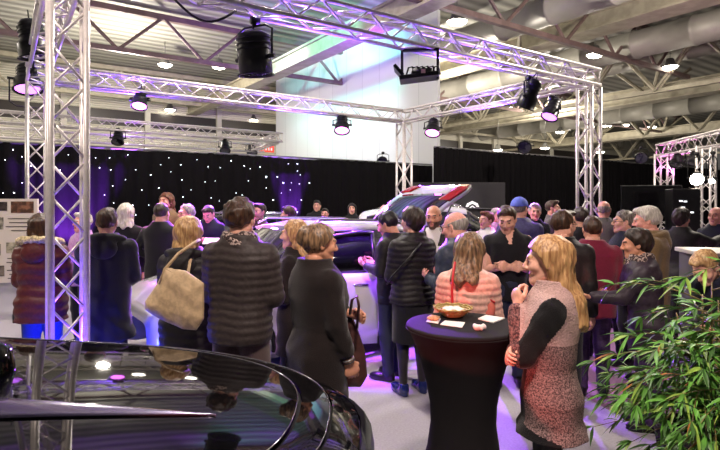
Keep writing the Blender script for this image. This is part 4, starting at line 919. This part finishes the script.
P_('woman in a maroon quilted coat with a pale fur hood, behind the biggest truss tower', 42,213,4.6, 8, fem=True, wd=1.12, hair=('bob',.06,.02,'brown'), top=dict(mat=MAR, puff=(.013,.1), hem=.75, off=.03, flare=.225), bottom=tr(JEAN), arms=('hold','hold'), hood=(MAR,FUR), step=.05)
P_('man in a dark hooded wool coat seen from behind beside the biggest truss tower', 107,207,4.6, 14, wd=1.05, hair=('short',.2,.01,'brown'), top=dict(mat=CHAR, hem=.56, off=.032, flare=.25), bottom=tr(DJ), arms=('hold','hold'), hood=(CHAR,), step=.06)
P_('pale-haired person in a lilac jacket half hidden by the biggest truss tower', 82,212,6.3, 150, fem=True, skin='pink', hair=('short',.2,.014,'white'), top=dict(mat=LILAC, hem=.8), arms=('hold','phone'))
P_('person with white-blond bob and black jacket facing the star curtain', 126,203,6.6, 12, fem=True, hair=('bob',.05,.018,'white'), top=dict(mat=BW, hem=.8))
P_('man in a black zip jacket with cropped dark hair seen from behind', 162,202,6.45, -8, wd=1.1, hair=('buzz',.2,.006,'dkbrown'), top=dict(mat=BW, hem=.8), bottom=tr(DJ), arms=('hip','hold'))
P_('tallest person with long brown hair facing us in front of the star curtain', 166,192,8.2, 165, fem=True, hair=('long',.12,.014,'auburn'), top=dict(mat=OLIVE, hem=.7))
P_('curly grey-haired person in a lilac quilted jacket lit pink', 186,204,7.2, 140, fem=True, skin='pink', hair=('curly',.2,.016,'ltgrey'), glasses=True, top=dict(mat=LILAC, puff=(.012,.07), hem=.8), arms=('hold','down'))
P_('young man in a dark jumper looking down, beside the curly-haired person', 210,203,7.9, 170, hair=('short',.2,.008,'dkbrown'), top=dict(mat=NAVY, off=.014), arms=('hold','hold'), head=(0,32))
tote = P_('woman with blond bob in a long black quilted coat carrying a beige tote bag', 189,217,3.85, -6, fem=True, wd=1.1, hair=('bob',.085,.03,'blond'), top=dict(mat=BPUF, hem=.4, off=.035, flare=.25, puff=(.009,.07)), bottom=tr(BT), arms=('hold','loose'), hood=(BPUF,))
P_('tall man in a charcoal puffer jacket and checked scarf seen from behind', 241,198,3.45, -14, wd=1.06, nhs=1.06, hair=('curly',.2,.02,'brown'), top=dict(mat=GPUF, hem=.83, off=.034, puff=(.009,.05)), bottom=tr(TAU,1.08), arms=('hold','hold'), scarf=CHK, step=.08, stance=.15)
P_('woman in a pale sleeved top peeking out behind the tall man', 259,203,7.9, 150, fem=True, hair=('short',.2,.012,'dkbrown'), top=dict(mat=SKINT, off=.012, cuff=-.3), arms=('cross','cross'))
P_('man with brown hair stretching his arm across the car roof', 288,206,7.9, 80, hair=('short',.2,.022,'brown'), top=dict(mat=NAVY, off=.016), arms=('point','down'))
P_('young woman with long blond hair in profile beside the woman in the dark coat', 294,219,4.1, 80, fem=True, hair=('long',.16,.016,'honey'), top=dict(mat=BROWNW, hem=.62, off=.025, flare=.21), arms=('hold','down'))
coatw = P_('woman with pinned-up hair in a long dark brown coat behind the black car', 318,222,3.15, -58, fem=True, wd=1.14, skin='tan', hair=('bun',.2,.02,'ash'), head=(-10,8), top=dict(mat=BROWNW, hem=.56, off=.034, flare=.245, cuff=.72), bottom=tr(BT), nhs=1.03, arms=(((.1,.5,-.8),(-.9,.45,-.1),(0,-1,-.2),.5),((.16,.1,-1),(.0,.38,-1),(-1,.2,0),.45)))
P_('man with dark hair standing against the far black curtain', 317,200,12.1, 175, hair=('short',.2,.01,'dkbrown'), top=dict(mat=BW))
P_('person with glasses in a pink top standing before the far dark-haired man', 325,208,11.15, 170, fem=True, skin='pink', hair=('short',.2,.008,'dkbrown'), glasses=True, top=dict(mat=LILAC))
P_('woman with long dark hair far back beyond the silver car roof', 352,203,11.6, 178, fem=True, hair=('long',.16,.014,'black'), top=dict(mat=BW))
P_('bald far visitor lit pink beside the raised tailgate', 384,204,9.2, 160, skin='pink', hair=('bald',.2,.004,'grey'), top=dict(mat=GREYK))
P_('man with black hair looking down at the open car door', 391,209,5.15, 62, hair=('short',.2,.016,'black'), skin='tan', top=dict(mat=BPUF, hem=.8), arms=('hold','hold'), head=(0,25), bottom=tr(DJ))
P_('woman with short dark hair in a black puffer jacket, black skirt and blue shoes', 412,207,4.74, 22, fem=True, wd=1.08, hmul=.75, hair=('pixie',.2,.022,'dkbrown'), top=dict(mat=BPUF, hem=.86, off=.03, puff=(.011,.052)), bottom=dict(kind='skirt', mat=BW, mat2=TIGHT, hem=.5, flare=.2), shoe='blue_shoe', arms=('hold','hold'), head=(12,0))
P_('bald bearded man in a quilted vest and white shirt facing us', 434,204,5.6, 168, hair=('bald',.2,.004,'dkbrown'), beard='stubble', skin='tan', top=dict(mat=BPUF, hem=.84, off=.028, puff=(.009,.05), open=(.24,1.12), under=WSH), arms=('hold','hold'), head=(-8,8), bottom=tr(BT))
P_('balding grey-haired man in a slate jacket leaning towards the bearded man', 457,211,4.4, 44, wd=1.12, skin='pink', nhs=1.12, hair=('bald',.2,.006,'ltgrey'), glasses=True, top=dict(mat=SLATE, hem=.82, off=.032, puff=(.008,.11)), arms=('hold','hold'), head=(10,10), lean=4)
pinkw = P_('woman with long brown hair in a pale pink quilted jacket behind the black table', 468,233,3.45, -14, fem=True, wd=1.05, nhs=1.1, hair=('long',.12,.03,'ash'), top=dict(mat=PINKN, hem=.84, off=.03, puff=(.011,.052)), arms=('phone','phone'), bottom=tr(DJ), head=(-12,18), shoe='grey_shoe')
P_('person with short brown hair partly hidden beyond the man with crossed arms', 486,211,7.1, 120, fem=True, hair=('short',.2,.016,'auburn'), top=dict(mat=WSH))
P_('person lit bright pink behind the man with crossed arms', 497,207,7.9, -150, skin='pink', hair=('buzz',.2,.004,'ltgrey'), top=dict(mat=LILAC))
P_('young man with crossed arms in a black v-neck top', 508,203,5.0, 172, hair=('short',.2,.01,'brown'), top=dict(mat=BW, off=.013, cuff=-.55, open=(.32,1.37), under=skinm('skin_fair',SKIN['fair']), name='jumper'), arms=('cross','cross'), head=(-14,24), bottom=tr(DJ))
P_('man in a blue baseball cap and purple-blue jacket turned away', 520,197,6.2, -42, wd=1.15, hair=('buzz',.2,.006,'grey'), cap=mat('cap_blue',(92,110,210),.7), top=dict(mat=nylon('indigo_nylon',(58,54,98)), off=.03), bottom=tr(DJ))
P_('white-haired far visitor in black by the far curtain', 535,203,7.7, 170, fem=True, hair=('short',.2,.014,'white'), top=dict(mat=BW))
P_('far man in a grey jumper turned to the side', 553,200,8.8, -120, hair=('short',.2,.01,'brown'), top=dict(mat=GREYK, off=.014))
P_('man with glasses in a black jacket behind the woman at the table', 562,209,4.35, -38, wd=1.1, hair=('short',.2,.012,'brown'), glasses=True, top=dict(mat=BPUF, hem=.8, off=.03), head=(-22,5))
frontw = P_('woman with long honey-blond hair in a pink tweed coat dress at the black table', 549,235,2.5, 72, fem=True, wd=1.0, head=(0,5), hair=('long',.22,.022,'honey'),
   top=dict(mat=mat('white_plush',(184,152,146),.95,bump=.8,scale=120,var=.12), hem=.735, off=.03, flare=.24, name='coat_dress',
     mats=[mat('pink_tweed',(54,42,44),.95,bump=.6,scale=150,col2=(164,132,128),lo=.36,hi=.66), cloth('black_knit',(18,16,18)), mat('plum_tweed',(60,38,42),.95,bump=.6,scale=110,col2=(150,104,100),lo=.4,hi=.65)],
     zone=lambda c: np.where((np.abs(c[:,0])>.195)&(c[:,2]>1.1)&(c[:,1]<.15), 2, np.where((c[:,1]>.15)&(c[:,2]>1.1), 3, np.where((c[:,2]<.76+.05*np.clip(c[:,1]*5,-1,1))&(c[:,1]>-.05)|(c[:,1]>1.2*np.abs(c[:,0]))&(c[:,2]<1.2), 2, np.where(c[:,2]<1.22, 1, 0))))),
   bottom=dict(kind='skirt', mat=BW, mat2=mat('black_leggings',(16,15,17),.7)), arms=(((.02,.5,-.85),(-.5,.12,1),(-.5,-.7,.3),.7),((-.1,.35,-.9),(-1,.35,.05),(0,-1,-.2),.5)), hmul=.7)
P_('man with brown hair in a burgundy jacket seen from behind', 592,215,4.7, -12, wd=1.12, hair=('short',.2,.008,'brown'), top=dict(mat=BURG, hem=.78, off=.032), arms=('hold','hold'), bottom=tr(PLUMT))
P_('dark-haired person in front of the purple truss tower', 580,206,5.9, 10, hair=('buzz',.2,.01,'dkbrown'), top=dict(mat=BW), bottom=tr(BT))
P_('bald man in a striped grey jumper near the purple truss tower', 604,200,7.25, -30, hair=('bald',.2,.004,'ltgrey'), skin='pink', top=dict(mat=GREYK, off=.014, puff=(.004,.05)))
P_('grey-haired man in profile beside the white-haired man', 623,210,5.6, 82, hair=('curly',.2,.014,'grey'), glasses=True, top=dict(mat=NAVY), arms=('hold','down'))
P_('white-haired man in an olive hooded jacket facing the bent woman', 648,206,4.95, 70, wd=1.18, skin='pink', hair=('short',.2,.022,'white'), top=dict(mat=OLIVE, hem=.78, off=.032), hood=(OLIVE,), arms=('hold','hold'), head=(0,10))
P_('short-haired woman in a dark quilted coat holding out her open hand', 636,229,4.05, 70, fem=True, wd=1.1, skin='tan', hair=('pixie',.2,.02,'dkbrown'), top=dict(mat=DKQ, hem=.66, off=.03, puff=(.008,.1)), scarf=CHK, arms=(((.05,.7,-.75),(.0,1,.12),(0,.1,1),.12),'hold'), bottom=tr(PLUMT), lean=8)
P_('dark-haired person in a black jacket reaching towards the far right', 682,208,6.3, -55, fem=True, hair=('pixie',.2,.018,'dkbrown'), top=dict(mat=BPUF, hem=.8, off=.028, zone=None), arms=('down',((.3,.9,-.3),(.0,1,.2),(0,.1,1),.3)))
P_('bald visitor in dark clothes at the right edge by the far truss tower', 716,206,6.7, 120, hair=('bald',.2,.004,'dkbrown'), skin='pink', top=dict(mat=NAVY), arms=('hold','phone'))
P_('pale-haired person in a dark jacket bending over behind the bamboo', 706,250,3.75, 120, H=1.62, lean=52, fem=True, hair=('short',.2,.012,'blond'), top=dict(mat=NAVY, hem=.8, off=.03), arms=('hold','hold'), head=(0,-10))
# ------------------------------------------------------------------ what the visitors carry
BEI = mat('beige_leather',(190,164,128),.5,bump=.3,scale=30,var=.12); DBR = mat('brown_leather',(72,42,38),.45,bump=.25,scale=30,var=.15)
polybag('tote_bag','slouchy beige leather tote bag hanging from the shoulder of the blond woman','bag',[(166,268),(186,272),(203,284),(203,318),(196,329),(184,328),(158,317),(146,309),(146,302),(157,286)],3.45,.06,BEI,
  [at(160,284,3.44),at(165,269,3.44),at(178,254,3.5),at(194,243,3.6),at(199,240,3.75),at(197,246,3.9),at(190,262,3.66),at(188,274,3.46)],.0115,mat('beige_strap',(170,144,108),.5),(0,2),-.002)
polybag('handbag','dark brown leather handbag behind the hand of the woman in the brown coat','bag',[(350,312),(357,330),(364,352),(366,376),(360,386),(348,386),(343,376),(344,340)],3.3,.05,DBR,[at(350,314,3.14),at(352,300,3.1),at(357,296,3.1),at(359,306,3.12),at(357,328,3.14)],.009,DBR,(0,1))
c = at(480,309,3.52); RED = mat('red_leather',(196,44,52),.45); ORB = mat('salmon_leather',(214,112,96),.45,var=.1,scale=20)
bag('crossbody_bag','salmon crossbody bag on a red strap over the pale pink jacket','bag',at(485,312,3.36),Matrix.Rotation(-.3,3,'Z'),(.13,.07,.2),ORB,[at(455,262,3.33),at(453,275,3.285),at(452,292,3.27),at(453,312,3.275),at(459,331,3.28),at(473,338,3.29),at(482,322,3.33)],.008,RED)
c = at(395,262,4.6)
t = empty('crossbody_strap', at(398,270,4.55), 'black strap running across the back of the black puffer jacket', 'strap')
mb = MB(); mb.tube([p-at(398,270,4.55) for p in (at(421,243,4.56),at(411,256,4.5),at(400,268,4.5),at(391,278,4.53),at(387,284,4.6))], .009, 6); mb.build('band', mat('strap_black',(12,11,12),.4), t)
t = empty('bracelet', at(333,349,2.78), 'silver bead bracelet on the wrist of the woman in the brown coat', 'bracelet')
ro, AJ, fin, hd = coatw; s,sh,el,wr,f,pn,cu = AJ[1]
wq = w2(ro, fin(wr-f*.015)[0]); fd = Matrix.Rotation(ro.rotation_euler.z,3,'Z')@Vector(f); t.location = wq
e1 = fd.orthogonal().normalized(); e2 = fd.cross(e1)
for k, m_ in ((0,mat('bead_pale',(190,186,180),.3,metal=.4)),(1,mat('bead_dark',(70,60,58),.3))):
    mb = MB(); mb.tube([e1*(.033*math.cos(a))+e2*(.033*math.sin(a))+fd*(.016*k) for a in np.linspace(0,2*PI,20,endpoint=False)], [.0055 if j%2 else .0035 for j in range(20)], 6, closed=True); mb.build('bead_string', m_, t)
def leaf_paper(name, label, cat, c, size, R): mb = MB(); mb.box((0,0,0),size,R=R); o = mb.build(name, NAP, loc=c, smooth=False); return tag(o,label,cat)
leaf_paper('leaflet','white sheet in the hands of the young man by the star curtain','leaflet',at(211,241,7.1),(.2,.15,.004),Matrix.Rotation(.5,3,'X'))
leaf_paper('leaflet','white sheet on the grey counter beside the bending person','leaflet',onz(713,252,1.285),(.3,.21,.004),Matrix.Rotation(.3,3,'Z'))
t = empty('drinking_cup', at(437,251,5.22), 'small white cup in the hands of the bearded man', 'cup'); mb = MB(); mb.lathe([(.001,-.04),(.03,-.04),(.04,.045),(.037,.045),(.028,-.034),(.001,-.034)], seg=16); mb.build('cup_body', NAP, t); mb = MB(); mb.lathe([(.04,.045),(.042,.048),(.037,.047)], seg=16); mb.build('rim', NAP, t)
# ------------------------------------------------------------------ light
PK, PU, BL, WM_, RD, CY = (255,120,235), (150,60,255), (40,50,255), (255,243,228), (255,104,92), (120,255,236)
for (u, v) in ((3,7),(12,4),(16,17),(26,19),(4,22),(-7,16),(36,22)): lamp('POINT', uv(u,v,6.2), 1300, WM_, size=.22, name='hall_light')
lamp('SPOT', (.3,.4,4.6), 760, (255,234,222), (.8,3.3,1.0), .2, 66, .6, 'front_key')
lamp('SPOT', (-2.0,-.6,1.18), 520, RD, (.62,2.85,.74), .05, 19, .6, 'red_low')
lamp('POINT', A+ZZ*.35+V*.05, 45, BL, size=.08, name='blue_uplight')
lamp('SPOT', onbeam(TB,U,140)+ZZ*(HB-.7), 2400, PK, (-2.4,7.1,1.5), .1, 30, .5, 'pink_spot')
lamp('SPOT', onbeam(TB,U,342)+ZZ*(HB-.7), 7000, PU, (-.1,5.0,.3), .1, 38, .5, 'purple_spot')
lamp('SPOT', onbeam(TC,-V,433)+ZZ*(HB-.7), 9000, PU, (.3,4.9,.0), .1, 22, .5, 'purple_spot')
lamp('SPOT', onbeam(TC,-V,552)+ZZ*(HB-.7), 2000, PK, (2.03,7.7,1.5), .1, 26, .5, 'pink_spot')
lamp('SPOT', onbeam(TC,-V,545)+ZZ*(HB-.7), 40, PU, (2.6,4.6,.0), .1, 60, .5, 'purple_spot')
p = Vector((-2.0,14.9,.15)); p = uv(onbeam(uv(0,13.6,0),U,290).dot(U),13.2,.15)
lamp('SPOT', p, 7000, PU, p+ZZ*3+V*.3, .05, 34, .6, 'purple_uplight')
lamp('SPOT', uv(onbeam(uv(0,13.6,0),U,70).dot(U),13.0,.15), 4000, PU, uv(onbeam(uv(0,13.6,0),U,70).dot(U),13.6,2.4), .08, 60, .6, 'purple_uplight')
for P_0, D_, px in ((A,U,300),(A,U,480),(TB,U,110),(TB,U,300),(TC,-V,500)):
    q_ = onbeam(P_0,D_,px); lamp('SPOT', q_+V*.3+ZZ*(HB-.55), 260, (120,70,255), q_+ZZ*(HB+.6), .05, 150, .5, 'truss_wash')
for tw in (A,TD): lamp('SPOT', tw+ZZ*.06, 90, PU, tw+ZZ*3, .05, 40, .5, 'truss_uplight')
lamp('SPOT', uv(3,15.8,2.9), 250, PU, uv(3,15.8,5), .1, 150, .5, 'rig_wash')
lamp('SPOT', T1+ZZ*2.4-V*.4, 160, PK, T1+ZZ*4, .05, 150, .5, 'rig_wash')
lamp('SPOT', (-3.5,9,7.5), 11000, CY, uv(12.5,19,7.8), .3, 34, .6, 'cyan_spot')
lamp('SPOT', uv(6,17,7.5), 1500, (236,244,255), uv(12.5,19.5,4.5), .3, 80, .6, 'panel_light')

lamp('SPOT', (-3.4,1.6,5.6), 800, (255,236,220), (-3.0,4.9,1.0), .2, 60, .6, 'hall_spot')
lamp('SPOT', onbeam(TB,U,250)+ZZ*(HB-.7), 6000, PU, (-1.5,4.9,.2), .1, 34, .6, 'purple_spot')
lamp('SPOT', onbeam(TC,-V,520)+ZZ*(HB-.7), 3000, PU, (2.1,5.2,.2), .1, 24, .6, 'purple_spot')
lamp('SPOT', uv(8.6,11,4.6), 2500, PU, uv(9.2,15,7.2), .1, 70, .6, 'girder_wash')
lamp('SPOT', onbeam(A,U,310)+ZZ*(HB-.4), 2600, PU, (.1,5.6,.5), .1, 34, .6, 'purple_spot')
